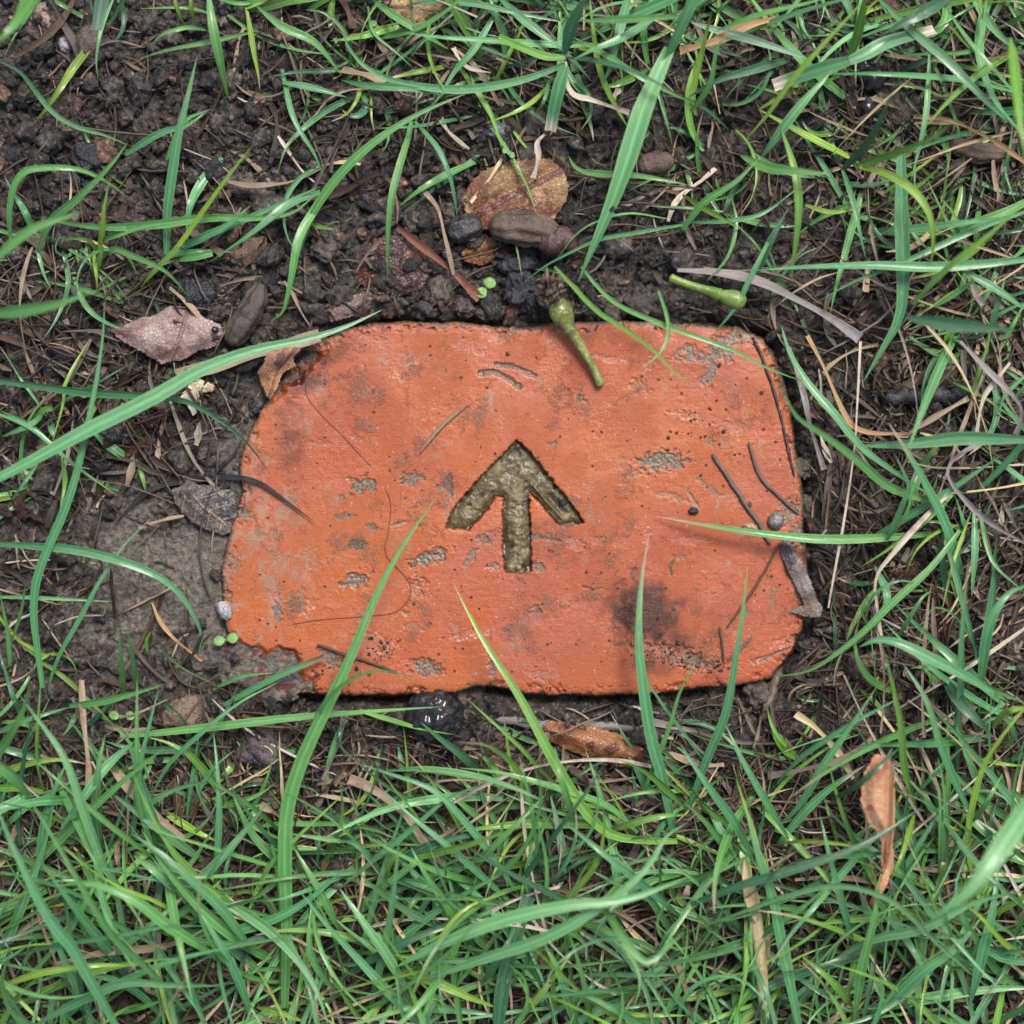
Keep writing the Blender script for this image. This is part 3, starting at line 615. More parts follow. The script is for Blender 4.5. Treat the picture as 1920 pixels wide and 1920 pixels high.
# blades the photograph lets one point at: label, width px, tint, shape, heights mm (base, middle, tip), pixels from base to tip
HERO = [
 ('broad green blade rising over the lower left brick edge, thin tip beside the arrow', 23,'g','blade',(4,26,22),[(533,1890),(537,1730),(533,1610),(542,1490),(570,1415),(605,1340),(640,1270),(672,1195),(705,1120),(740,1045),(785,980),(820,930)],None),
 ('straight green blade crossing the bottom brick edge, its tip below left of the arrow', 17,'q','blade',(4,22,14),[(1270,1577),(1180,1573),(1130,1555),(1090,1510),(1035,1420),(985,1325),(945,1260),(900,1190),(850,1093)],'y'),
 ('upright green blade standing across the dark stain on the brick', 19,'b','blade',(3,20,12),[(1262,1560),(1245,1470),(1222,1390),(1207,1300),(1197,1200),(1202,1090),(1217,1000)],'s'),
 ('thin curved green blade crossing the foot of the stained brick blade', 5,'b','blade',(3,16,14),[(1330,1440),(1290,1385),(1235,1310),(1200,1250),(1168,1195)],'y'),
 ('narrow green blade leaning over the bottom right corner of the brick beside a thin twig', 14,'b','blade',(3,24,26),[(1290,1520),(1330,1413),(1360,1340),(1375,1260),(1388,1180),(1402,1064)],'q'),
 ('short green blade poking up at the bottom brick edge right of the stain', 8,'g','blade',(3,20,26),[(1203,1493),(1225,1440),(1257,1357),(1275,1297),(1310,1232)],None),
 ('long flat green blade reaching left over the right edge of the brick', 15,'g','blade',(3,14,7),[(1745,1001),(1640,1009),(1540,1011),(1440,1002),(1340,988),(1230,968)],'s'),
 ('small dull green blade arching over the left bottom brick edge, out of focus', 8,'g','blade',(10,42,46),[(580,1400),(596,1340),(627,1298),(672,1267),(726,1258),(796,1283)],None),
 ('long level blade below the bottom left brick edge, its tip touching the black berry', 14,'g','blade',(3,13,14),[(225,1380),(300,1374),(400,1363),(560,1345),(700,1334),(828,1325)],None),
 ('thin green blade running down right of the black berry', 8,'q','blade',(4,14,12),[(1060,1480),(1030,1458),(975,1400),(920,1350),(875,1310)],None),
 ('cut green blade with a frayed dark end resting on the lower left brick corner', 12,'b','cut',(3,9,9),[(420,1322),(470,1294),(520,1268),(570,1246),(608,1231)],'n'),
 ('small pointed green blade on the mud below the lower left brick corner', 7,'g','blade',(3,8,8),[(400,1292),(440,1273),(470,1265),(512,1262)],None),
 ('very long broad blade sweeping from the left photo edge to the top left brick corner', 25,'b','blade',(30,24,12),[(-30,910),(60,865),(150,815),(290,745),(385,690),(485,655),(575,636),(650,612),(716,581)],'p'),
 ('long green blade crossing the left mud and bending down onto the left brick edge', 16,'b','blade',(14,18,8),[(-20,712),(60,722),(160,735),(280,742),(350,752),(430,800),(480,850),(507,890)],'d'),
 ('long upright narrow green blade crossing the left mud patch from top to bottom', 14,'b','blade',(4,20,24),[(80,1290),(66,1180),(63,1115),(82,1045),(110,985),(143,890),(163,800),(178,730),(192,640),(196,560)],None),
 ('green blade arching over the bare mud and hooking down to its lower right', 15,'b','blade',(10,16,3),[(-20,1018),(70,1024),(150,1032),(250,1060),(315,1093),(355,1140),(377,1190),(370,1238)],None),
 ('thin curved green blade on the bare mud with its tip near a short straw', 8,'b','blade',(3,12,8),[(92,1285),(110,1232),(150,1160),(190,1085),(235,1020),(282,973)],None),
 ('thin pale horizontal green blade at the left of the mud patch', 7,'l','blade',(8,9,6),[(-20,1119),(60,1120),(130,1124),(210,1128)],None),
 ('dark green blade running down right across the upper left mud', 8,'b','blade',(10,12,3),[(-20,770),(60,805),(130,865),(185,905),(218,928)],'y'),
 ('broad dusty green blade with a bite hole hanging down to the top of the brick', 33,'l','blade',(26,24,10),[(1255,92),(1240,125),(1225,160),(1203,215),(1185,275),(1158,355),(1132,420),(1107,477),(1084,530)],None),
 ('long green blade arching down and across the top soil between two tufts', 14,'b','blade',(16,14,14),[(1060,120),(990,147),(900,165),(820,166),(720,145),(662,102),(638,45)],None),
 ('pale green blade reaching up right above the middle of the top soil', 15,'g','blade',(8,18,16),[(560,470),(590,395),(640,325),(700,268),(780,216),(872,176)],None),
 ('hanging green blade with its tip above the top left brick edge', 13,'g','blade',(6,16,8),[(772,228),(765,260),(750,310),(735,370),(728,440),(727,527)],None),
 ('slim green blade curving down beside the mottled brown leaf', 9,'b','blade',(8,16,8),[(778,228),(820,278),(843,330),(853,375),(858,412)],None),
 ('cut dusty green blade with a frayed straw end above the mottled leaf', 25,'b','cut',(20,18,12),[(1060,125),(1047,170),(1038,210),(1032,245)],'w'),
 ('thin blade reaching down over the upper right brick face with a blurred yellowish tip', 8,'q','blade',(12,36,50),[(1040,500),(1085,548),(1123,586),(1171,616),(1226,658),(1262,695),(1301,728)],'y'),
 ('long thin green blade crossing the upper right brick corner', 8,'g','blade',(8,22,14),[(1090,500),(1130,548),(1171,578),(1247,610),(1322,637),(1383,661),(1443,692),(1515,718)],None),
 ('tiny curled green blade hanging over the top brick edge', 6,'g','blade',(18,26,30),[(1235,545),(1252,600),(1250,640),(1232,668),(1199,692)],'q'),
 ('straight green blade pointing down onto the top right brick edge', 9,'b','blade',(18,17,10),[(1440,455),(1405,525),(1380,575),(1337,628)],None),
 ('long green blade lying level across the right side above the brick', 16,'b','blade',(22,24,18),[(1930,485),(1840,495),(1740,501),(1640,498),(1513,501),(1406,508)],None),
 ('broad upright bluish green blade right of the brick ending in a point', 24,'b','blade',(20,18,12),[(1690,285),(1691,400),(1694,500),(1688,590),(1655,655),(1617,718)],None),
 ('dark green blurred blade pointing right at the right photo edge', 22,'d','both',(46,52,56),[(1695,594),(1740,602),(1800,610),(1905,618)],None),
 ('dusty cut blade with a white frayed end at top right, pointing right', 27,'b','cut',(22,22,20),[(1592,114),(1625,100),(1665,80),(1752,57)],'w'),
 ('dusty cut blade with a white frayed end at top right, pointing left', 27,'b','cut',(22,18,14),[(1596,113),(1560,124),(1513,138),(1450,160)],'w'),
 ('big out of focus green blade at the top left photo corner', 30,'g','blade',(30,58,62),[(80,-30),(55,10),(30,45),(-10,85)],None),
 ('pale blade with a torn blunt end hanging from the top left photo edge', 27,'p','cut',(30,24,20),[(195,-25),(188,10),(180,56)],None),
 ('green blade curving down from the left edge to a crossing at upper left', 10,'b','both',(14,16,12),[(-15,110),(35,132),(75,180),(105,215),(150,240),(195,253),(240,272)],None),
 ('straight upright green blade in the middle of the upper left soil', 16,'b','blade',(4,14,16),[(312,478),(313,400),(322,330),(335,250),(352,180),(370,104)],None),
 ('bright upright green blade hanging from the top edge over the upper left soil', 16,'g','both',(20,22,5),[(390,-20),(397,40),(410,105),(428,185)],'y'),
 ('long level green blade running right from the two seedling tufts at left', 15,'g','both',(6,14,18),[(90,412),(180,425),(270,423),(400,408),(500,409),(560,393),(590,365)],None),
 ('green blade arched like a bow at the far left upper soil', 11,'g','both',(4,24,10),[(22,480),(18,400),(30,340),(62,317),(150,318),(215,350),(238,370)],'y'),
 ('tapering green blade hooking down left of the top brick edge', 15,'g','both',(4,16,8),[(622,335),(585,400),(560,450),(545,530),(530,585),(508,602)],None),
 ('slim green blade sloping across the soil left of the long level blade', 13,'g','blade',(6,22,24),[(72,470),(95,415),(145,372),(205,312),(240,266)],None),
 ('blurred dark green blade curving in from the left edge at mid height', 15,'g','blade',(48,52,50),[(-20,500),(20,460),(70,425),(157,396)],None),
 ('second blurred dark green blade below the curving one at the left edge', 18,'g','blade',(46,58,60),[(-20,590),(40,583),(100,572),(170,548)],None),
 ('very light out of focus broad blade at the lower right photo edge', 34,'l','blade',(50,76,72),[(1960,1460),(1925,1515),(1865,1605),(1815,1672),(1745,1724)],None),
 ('large light green blade arching across the lower middle lawn', 22,'l','both',(20,48,40),[(740,1815),(823,1773),(940,1727),(1073,1697),(1173,1687),(1290,1645)],None),
 ('large light green blade crossing below the arching one in the lower middle lawn', 20,'l','both',(20,44,36),[(790,1838),(907,1797),(1023,1757),(1123,1700),(1207,1633),(1257,1557),(1290,1542)],None),
 ('dark bluish broad blade standing at the bottom centre of the lawn', 28,'d','cut',(12,14,12),[(933,1935),(945,1835),(972,1740),(992,1680)],None),
 ('long diagonal green blade at the bottom left edge of the lawn', 19,'b','blade',(30,46,44),[(225,1935),(170,1838),(133,1773),(93,1723),(50,1640),(15,1565),(-15,1490)],None),
 ('long parallel green blade right of the diagonal one at bottom left', 15,'g','blade',(24,42,40),[(350,1895),(283,1820),(215,1757),(160,1673),(100,1570),(50,1490)],None),
 ('curved bright blade arching over the bottom left lawn', 18,'g','both',(14,38,34),[(415,1808),(385,1780),(317,1737),(250,1687),(170,1657),(108,1662)],None),
 ('long dark blade crossing the bottom right lawn beside the curled tan leaf', 14,'d','blade',(20,36,30),[(1280,1702),(1380,1663),(1480,1633),(1580,1600),(1657,1563),(1730,1512)],None),
 ('long blade with a bright edge running down left of the pale stalk at bottom right', 19,'b','blade',(10,24,26),[(1500,1935),(1467,1780),(1447,1680),(1423,1613),(1405,1540),(1380,1460)],'y'),
 ('broad green blade lying level with its tip right of the brick', 22,'b','blade',(26,22,14),[(1925,824),(1850,822),(1790,822),(1697,833),(1600,836)],None),
 ('out of focus green blade sloping down right from the brick right edge', 14,'g','blade',(10,30,44),[(1775,944),(1713,930),(1663,910),(1613,867),(1547,817),(1493,780),(1462,720)],None),
 ('green blade running diagonally down right just beside the brick right edge', 14,'b','both',(10,20,8),[(1465,610),(1480,660),(1513,717),(1570,783),(1613,837),(1680,887),(1750,932)],None),
 ('wide curled bluish blade at the right edge below the level of the brick', 19,'b','both',(26,30,20),[(1612,1213),(1635,1202),(1675,1203),(1730,1227),(1813,1270),(1890,1315)],None),
 ('upright curling blade crossing the wide curled one at the right edge', 18,'b','blade',(14,30,26),[(1838,1285),(1850,1190),(1870,1140),(1895,1110),(1935,1095)],None),
 ('long slim blade reaching down left toward the bottom right brick corner', 12,'g','blade',(16,18,8),[(1800,995),(1747,1063),(1663,1140),(1613,1190),(1540,1245),(1500,1262),(1447,1268)],None),
]
for (lb, w_, c, sh, z, pts, tip) in HERO:
    blade(lb, w_, c, sh, z, pts, tip=tip, hole=(*P(1147, 397, 16)[:2], 6.5*K) if 'bite hole' in lb else None)
# traced blades of the surrounding lawn (part of the uncountable grass)
T = [
 (8,'q','blade',(4,12,14),[(190,480),(172,455),(150,447),(113,448)]),(10,'g','blade',(3,14,6),[(186,490),(210,466),(245,478),(310,508),(355,557)]),
 (7,'y','blade',(3,8,4),[(176,470),(182,530),(180,545)]),(10,'y','blade',(3,14,18),[(185,470),(193,430),(196,390),(205,340)]),(13,'g','blade',(4,12,16),[(196,450),(240,432),(300,418)]),
 (11,'y','blade',(3,20,34),[(270,530),(330,468),(365,420),(400,370),(440,315),(475,272)]),(13,'b','blade',(4,14,16),[(335,468),(380,445),(430,420),(470,385)]),(15,'g','cut',(4,10,12),[(330,486),(365,482),(398,474)]),
 (16,'q','cut',(2,8,14),[(265,540),(295,505),(335,465)]),(13,'q','cut',(2,8,12),[(176,520),(188,480),(190,460)]),(9,'b','blade',(6,14,8),[(529,130),(550,220),(590,290),(608,335)]),
 (12,'b','blade',(10,12,10),[(530,155),(590,166),(650,182)]),(8,'g','blade',(5,14,10),[(465,62),(393,78),(317,93),(258,111)]),(7,'g','blade',(5,14,8),[(385,56),(350,52),(302,66),(282,92)]),
 (5,'g','blade',(6,12,10),[(400,26),(350,15),(260,16)]),(7,'y','blade',(14,12,5),[(325,-10),(335,20),(346,50)]),(9,'y','blade',(14,12,5),[(358,-10),(360,20),(366,48)]),
 (14,'g','both',(16,18,10),[(480,10),(530,50),(590,80),(640,140)]),(13,'b','both',(10,16,8),[(640,150),(690,160),(760,165),(830,178)]),(8,'q','blade',(4,8,10),[(585,420),(600,425),(628,430)]),
 (14,'b','blade',(8,18,14),[(600,360),(540,385),(470,440),(395,490)]),(11,'b','blade',(6,12,12),[(340,462),(440,420),(520,385),(600,350)]),(9,'g','blade',(10,14,14),[(312,300),(345,230),(395,205)]),
 (12,'b','blade',(4,14,14),[(235,290),(300,250),(350,235),(385,210)]),(5,'g','blade',(5,10,8),[(690,12),(700,60),(745,100),(775,128)]),(13,'g','blade',(8,16,10),[(705,5),(740,30),(785,58),(842,93)]),
 (11,'b','both',(8,14,12),[(752,14),(800,4),(880,6),(960,22),(1060,42)]),(16,'q','cut',(14,18,24),[(1060,108),(1022,106),(973,87),(935,70)]),(14,'b','both',(10,16,14),[(930,-10),(985,40),(1050,90),(1075,100)]),
 (12,'b','both',(8,10,10),[(940,5),(890,90),(853,133),(820,190)]),(26,'d','both',(26,36,44),[(1057,105),(1075,45),(1108,-20)]),(26,'b','cut',(26,34,40),[(1248,110),(1275,50),(1308,-20)]),
 (10,'y','both',(4,10,14),[(1178,240),(1142,175),(1120,110),(1105,-10)]),(8,'y','blade',(5,12,10),[(1026,163),(1000,190),(965,211),(909,232)]),(11,'g','both',(4,14,14),[(1066,292),(1085,318),(1130,326),(1200,330),(1290,346)]),
 (7,'b','blade',(8,14,10),[(1290,420),(1200,435),(1120,450),(1060,478),(1020,500),(976,534)]),(4,'g','blade',(6,12,8),[(1250,410),(1180,400),(1120,415),(1080,440),(1045,485)]),
 (12,'d','both',(10,30,34),[(1057,108),(1120,115),(1200,140),(1290,190)]),(14,'g','both',(12,30,34),[(1085,40),(1150,38),(1220,34),(1300,30)]),(15,'b','both',(16,24,24),[(1240,25),(1170,70),(1110,95),(1075,112)]),
 (16,'b','blade',(10,20,14),[(1180,-10),(1160,60),(1145,120),(1130,160)]),(10,'g','both',(10,24,20),[(1075,70),(1130,100),(1210,150),(1290,190)]),(7,'b','blade',(8,20,10),[(1030,150),(1020,190),(1000,215)]),
 (10,'q','blade',(20,40,46),[(1710,570),(1780,500),(1863,433),(1930,370)]),(13,'y','blade',(20,34,26),[(1612,312),(1660,325),(1710,355),(1742,400),(1750,450),(1745,500)]),(14,'d','blade',(16,40,56),[(1580,318),(1630,262),(1678,162)]),
 (13,'q','blade',(16,44,56),[(1605,312),(1680,287),(1747,258),(1790,225)]),(18,'g','both',(12,30,36),[(1388,292),(1440,315),(1500,322),(1555,326)]),(16,'q','blade',(12,26,50),[(1590,115),(1608,67),(1625,-20)]),
 (9,'y','both',(10,30,40),[(1397,262),(1440,213),(1487,147),(1547,80),(1630,-10)]),(16,'l','both',(10,24,24),[(1428,295),(1493,207),(1560,132)]),(15,'d','blade',(8,16,12),[(1480,112),(1413,130),(1347,150),(1288,184)]),
 (15,'p','both',(10,18,16),[(1295,42),(1350,58),(1413,75),(1520,112)]),(15,'b','both',(14,26,22),[(1640,-10),(1713,60),(1780,117),(1850,190),(1925,255)]),(9,'g','both',(14,26,22),[(1765,0),(1813,73),(1880,150),(1930,210)]),
 (19,'q','both',(30,60,66),[(1895,70),(1903,150),(1913,233),(1925,300)]),(21,'d','both',(20,28,26),[(1790,-10),(1713,33),(1655,64)]),(10,'l','both',(14,18,14),[(1743,95),(1740,167),(1733,233),(1708,340)]),
 (13,'q','both',(20,26,12),[(1465,240),(1490,320),(1497,400),(1483,525)]),(7,'g','both',(6,10,8),[(1372,370),(1380,420),(1365,480),(1325,528)]),(14,'d','blade',(6,14,14),[(1413,525),(1440,460),(1478,392)]),
 (8,'b','both',(8,16,12),[(1275,417),(1363,414),(1430,400),(1497,352)]),(10,'b','blade',(14,22,16),[(1930,394),(1830,430),(1697,490),(1597,530),(1530,568)]),(14,'b','both',(20,22,20),[(1800,505),(1863,540),(1930,586)]),
 (10,'b','blade',(8,18,20),[(1853,640),(1868,580),(1885,520)]),(8,'g','blade',(10,14,16),[(1753,575),(1800,545),(1860,500)]),(12,'g','blade',(10,20,22),[(1280,430),(1320,380),(1380,340),(1420,300)]),
 (10,'y','blade',(8,20,30),[(1280,365),(1330,395),(1390,430)]),(9,'b','blade',(8,18,14),[(1580,318),(1600,380),(1615,450),(1625,490)]),(8,'y','blade',(6,12,10),[(1510,385),(1560,398),(1620,388)]),
 (9,'g','blade',(6,20,26),[(1290,215),(1330,160),(1345,90),(1370,60)]),(10,'y','blade',(6,14,30),[(1304,215),(1300,170),(1320,80),(1335,20)]),(13,'l','blade',(10,18,18),[(1820,-10),(1870,60),(1930,110)]),
 (8,'g','both',(12,24,20),[(1850,-10),(1840,60),(1820,95),(1740,100),(1680,105)]),(12,'g','both',(16,30,30),[(1340,60),(1420,30),(1520,5),(1560,-10)]),
 (7,'q','both',(6,14,20),[(1813,790),(1830,717),(1853,640),(1858,600)]),(6,'q','blade',(5,12,10),[(1787,717),(1847,747),(1900,785)]),(11,'b','both',(14,20,16),[(1770,1000),(1800,1107),(1835,1245)]),
 (9,'b','blade',(10,24,28),[(1663,1013),(1695,940),(1703,907),(1677,850)]),(8,'g','blade',(10,20,24),[(1668,1005),(1700,960),(1712,900)]),(6,'y','blade',(4,18,12),[(1797,984),(1753,1000),(1717,1033),(1697,1080)]),
 (6,'y','both',(4,14,14),[(1823,953),(1800,1017),(1785,1065),(1765,1150)]),(5,'g','both',(4,14,10),[(1640,1190),(1617,1145),(1640,1113),(1690,1108)]),(5,'b','both',(4,20,14),[(1620,1180),(1635,1120),(1680,1090),(1720,1095),(1738,1108)]),
 (4,'g','both',(4,14,16),[(1765,1250),(1830,1235),(1800,1165),(1750,1140),(1720,1210)]),(8,'g','both',(8,22,20),[(1680,1200),(1730,1120),(1750,1110)]),(7,'g','blade',(6,14,14),[(1835,955),(1860,1050),(1920,1110)]),
 (13,'b','both',(8,16,12),[(1640,1060),(1663,1120),(1640,1180)]),(8,'b','blade',(6,10,20),[(1925,700),(1885,740),(1875,770)]),(12,'b','both',(8,12,12),[(1825,950),(1828,1030),(1822,1120)]),
 (10,'b','blade',(5,12,8),[(85,770),(60,795),(0,820)]),(6,'y','both',(5,12,10),[(165,640),(125,715),(118,760),(95,840)]),(12,'q','cut',(5,8,10),[(60,795),(80,770),(98,765)]),
 (8,'b','both',(6,10,6),[(0,770),(45,790),(85,820),(110,860)]),(8,'q','both',(4,12,14),[(115,855),(122,900),(112,960)]),(6,'b','blade',(4,10,8),[(70,870),(45,905),(20,940)]),
 (9,'g','blade',(4,20,30),[(232,1300),(228,1240),(221,1175)]),(10,'g','blade',(4,26,40),[(258,1300),(250,1240),(238,1170)]),(5,'g','blade',(4,8,6),[(300,1215),(340,1250),(400,1283)]),
 (6,'q','blade',(3,6,8),[(277,1225),(275,1200),(284,1184)]),(8,'g','blade',(3,12,20),[(20,1260),(15,1190),(0,1110)]),(9,'g','blade',(3,12,20),[(22,1205),(40,1150),(48,1095)]),
 (16,'l','both',(10,34,28),[(245,1685),(200,1630),(167,1550),(150,1500),(117,1413),(38,1305)]),(24,'g','both',(50,50,40),[(-20,1420),(25,1455),(58,1500)]),(10,'b','both',(8,36,26),[(-15,1802),(100,1773),(200,1757),(317,1737),(395,1737)]),
 (11,'y','both',(8,30,20),[(-15,1855),(83,1823),(183,1810),(265,1810)]),(16,'b','both',(10,30,26),[(60,1925),(150,1877),(233,1843),(317,1847),(420,1848)]),(10,'b','blade',(4,16,16),[(250,1570),(263,1440),(280,1363),(298,1290)]),
 (11,'g','both',(4,24,26),[(300,1623),(283,1580),(263,1513),(257,1440),(257,1270)]),(8,'b','both',(4,18,12),[(277,1507),(317,1433),(383,1370),(450,1317),(525,1278)]),(11,'b','both',(4,20,16),[(400,1685),(407,1613),(411,1530),(408,1447),(400,1373)]),
 (9,'g','blade',(4,22,20),[(523,1557),(483,1520),(433,1487),(368,1447)]),(17,'b','both',(10,30,30),[(480,1795),(417,1707),(350,1643),(300,1600),(246,1562)]),(18,'l','both',(6,26,22),[(355,1682),(317,1653),(250,1603)]),
 (16,'b','blade',(10,24,24),[(470,1905),(450,1847),(417,1780),(367,1697)]),(9,'g','blade',(4,22,22),[(290,1610),(197,1540),(117,1470),(53,1416)]),(13,'g','blade',(10,16,12),[(130,1323),(200,1313),(312,1282)]),
 (10,'b','both',(6,16,10),[(-15,1378),(50,1350),(130,1326)]),(8,'q','both',(4,16,14),[(83,1490),(70,1413),(77,1270)]),(16,'b','both',(6,20,16),[(252,1390),(200,1437),(160,1490),(110,1560)]),
 (10,'g','blade',(6,20,20),[(60,1825),(127,1750),(167,1680),(222,1578)]),(8,'l','blade',(10,18,20),[(645,1578),(610,1573),(543,1563)]),(7,'q','both',(6,20,16),[(483,1685),(500,1630),(567,1560),(643,1490)]),
 (12,'g','both',(6,18,16),[(640,1870),(595,1815),(580,1770),(584,1697)]),(12,'y','both',(6,16,14),[(480,1888),(530,1900),(575,1918)]),(13,'g','both',(8,18,16),[(640,1750),(600,1673),(550,1588)]),
 (13,'g','blade',(6,20,18),[(1195,1562),(1140,1513),(1040,1477),(940,1450),(862,1440)]),(12,'b','both',(6,24,22),[(980,1690),(940,1630),(890,1563),(820,1487),(757,1460),(672,1432)]),(10,'b','both',(6,22,18),[(637,1666),(707,1607),(773,1553),(840,1497),(918,1466)]),
 (12,'b','both',(6,22,20),[(975,1708),(930,1667),(847,1593),(773,1533),(712,1476)]),(13,'d','both',(6,20,16),[(730,1630),(790,1590),(873,1567),(925,1572)]),(14,'q','blade',(3,12,24),[(712,1680),(730,1620),(765,1586)]),
 (12,'b','both',(5,16,12),[(722,1645),(673,1587),(635,1575)]),(12,'b','both',(5,14,10),[(730,1650),(783,1657),(835,1680)]),(18,'b','both',(5,12,14),[(985,1680),(990,1640),(996,1590)]),
 (11,'g','both',(5,26,20),[(868,1652),(923,1590),(973,1540),(1025,1488)]),(7,'b','both',(5,22,22),[(1018,1638),(1003,1563),(992,1490),(972,1412)]),(14,'p','both',(5,16,18),[(1060,1640),(1050,1563),(1032,1490)]),
 (14,'b','both',(6,28,22),[(1285,1728),(1223,1673),(1140,1607),(1050,1535)]),(9,'y','blade',(4,18,16),[(1083,1640),(1120,1608),(1162,1575)]),(16,'g','blade',(6,24,22),[(1085,1935),(1047,1820),(1012,1755)]),
 (14,'g','both',(20,50,40),[(1100,1673),(1140,1713),(1173,1763),(1213,1803),(1250,1777),(1285,1745)]),(11,'y','both',(4,18,14),[(962,1925),(1000,1880),(1040,1830),(1082,1772)]),(18,'l','both',(8,26,24),[(770,1868),(723,1790),(683,1733),(636,1665)]),
 (14,'d','both',(8,22,14),[(636,1836),(707,1793),(790,1753),(903,1716)]),(16,'y','blade',(8,20,12),[(738,1820),(807,1837),(873,1867),(933,1890)]),(13,'b','blade',(6,12,12),[(765,1890),(840,1893),(930,1903)]),
 (7,'g','both',(4,12,14),[(942,1620),(940,1560),(953,1515)]),(14,'q','both',(4,16,22),[(1290,1520),(1240,1470),(1200,1440),(1160,1425)]),(9,'y','both',(6,26,16),[(755,1900),(790,1830),(823,1763),(873,1703),(955,1672)]),
 (13,'b','both',(6,28,22),[(905,1843),(940,1790),(968,1735)]),(9,'b','both',(6,18,16),[(1080,1825),(1170,1827),(1290,1828)]),(8,'y','both',(6,18,16),[(1130,1900),(1200,1903),(1290,1904)]),
 (12,'q','both',(4,20,16),[(1135,1560),(1180,1545),(1240,1530),(1290,1528)]),(10,'g','both',(4,18,16),[(1280,1640),(1230,1650),(1180,1690)]),(12,'g','both',(20,34,26),[(1075,1540),(1050,1450),(1040,1400)]),
 (14,'b','both',(6,26,26),[(1463,1543),(1497,1513),(1547,1430),(1597,1357),(1652,1275)]),(11,'b','both',(6,26,20),[(1450,1478),(1497,1423),(1563,1377),(1613,1347),(1692,1306)]),(12,'b','both',(6,20,18),[(1482,1578),(1407,1453),(1358,1355)]),
 (15,'b','both',(6,26,26),[(1415,1618),(1380,1547),(1330,1477),(1275,1395)]),(13,'g','both',(6,20,18),[(1382,1620),(1330,1548),(1275,1495)]),(12,'l','both',(8,34,22),[(1275,1750),(1363,1720),(1480,1677),(1580,1660),(1680,1693),(1747,1760),(1850,1850)]),
 (14,'b','both',(8,26,24),[(1830,1545),(1797,1480),(1763,1397),(1735,1310),(1690,1240)]),(12,'q','both',(6,34,40),[(1720,1520),(1697,1447),(1690,1363),(1672,1275),(1655,1210)]),(12,'b','both',(6,24,22),[(1603,1778),(1580,1697),(1557,1613),(1538,1530)]),
 (6,'g','both',(4,22,16),[(1760,1650),(1763,1547),(1758,1480),(1725,1428)]),(18,'b','both',(8,22,18),[(1818,1885),(1840,1797),(1860,1713),(1872,1628)]),(22,'d','both',(8,20,20),[(1768,1270),(1813,1330),(1855,1372)]),
 (9,'g','both',(8,26,26),[(1830,1278),(1880,1300),(1930,1322)]),(16,'y','both',(8,34,30),[(1860,1365),(1885,1335),(1930,1325)]),(11,'d','both',(6,34,26),[(1555,1502),(1613,1467),(1690,1398)]),
 (9,'g','both',(4,22,16),[(1820,1545),(1850,1505),(1880,1450)]),(8,'y','both',(4,20,16),[(1460,1582),(1513,1577),(1580,1583),(1632,1598)]),(10,'y','both',(6,26,26),[(1715,1525),(1697,1590),(1670,1650)]),
 (17,'b','both',(8,24,24),[(1630,1925),(1720,1830),(1790,1780),(1840,1720)]),(16,'g','both',(8,26,30),[(1600,1925),(1615,1820),(1640,1720),(1650,1640)]),(12,'b','both',(8,20,14),[(1480,1620),(1560,1605),(1640,1600),(1720,1590)]),
 (18,'l','both',(10,30,20),[(1560,1800),(1640,1760),(1730,1740),(1830,1690),(1925,1670)]),(13,'q','both',(6,26,20),[(1600,1890),(1560,1840),(1500,1790)]),(10,'y','both',(4,30,26),[(1925,1800),(1880,1765),(1840,1720),(1800,1690)]),
]
for (w_, c, sh, z, pts) in T: blade(None, w_, c, sh, z, pts)
# filler lawn: tufts with radiating blades
def dens(x, y):
    d = (.80-.22*ss(900, 200, x))*ss(1370, 1600, y)+.85*ss(1560, 1720, x)*ss(60, 300, y)*(1-.35*np.exp(-((y-850)/330)**2))*.8+.6*ss(260, 60, y)*ss(520, 820, x)+.35*ss(1300, 1420, x)*ss(600, 500, y)+.45*ss(180, 20, y)*ss(350, 500, x)+.5*np.exp(-((x-1420)/140)**2-((y-290)/110)**2)+.5*np.exp(-((x-60)/110)**2-((y-1400)/150)**2)
    d += .12*ss(1250, 1400, y)+.10+.4*np.exp(-((x-620)/230)**2-((y-120)/130)**2)+.3*np.exp(-((x-200)/150)**2-((y-500)/60)**2)
    d *= 1-.95*bare_mask(x, y); d *= 1-.9*np.exp(-((x-950)/230)**2-((y-420)/150)**2); d *= 1-.85*np.exp(-((x-350)/240)**2-((y-200)/190)**2)
    return d
N = 1650; tx = rng.uniform(-120, 2040, N); ty = rng.uniform(-120, 2060, N); keep = (rng.random(N) < dens(tx, ty)*.62) & (bsd(tx, ty) < -30)
DRY = Batch(); cols = ['b', 'b', 'g', 'g', 'g', 'q', 'y', 'd', 'l']
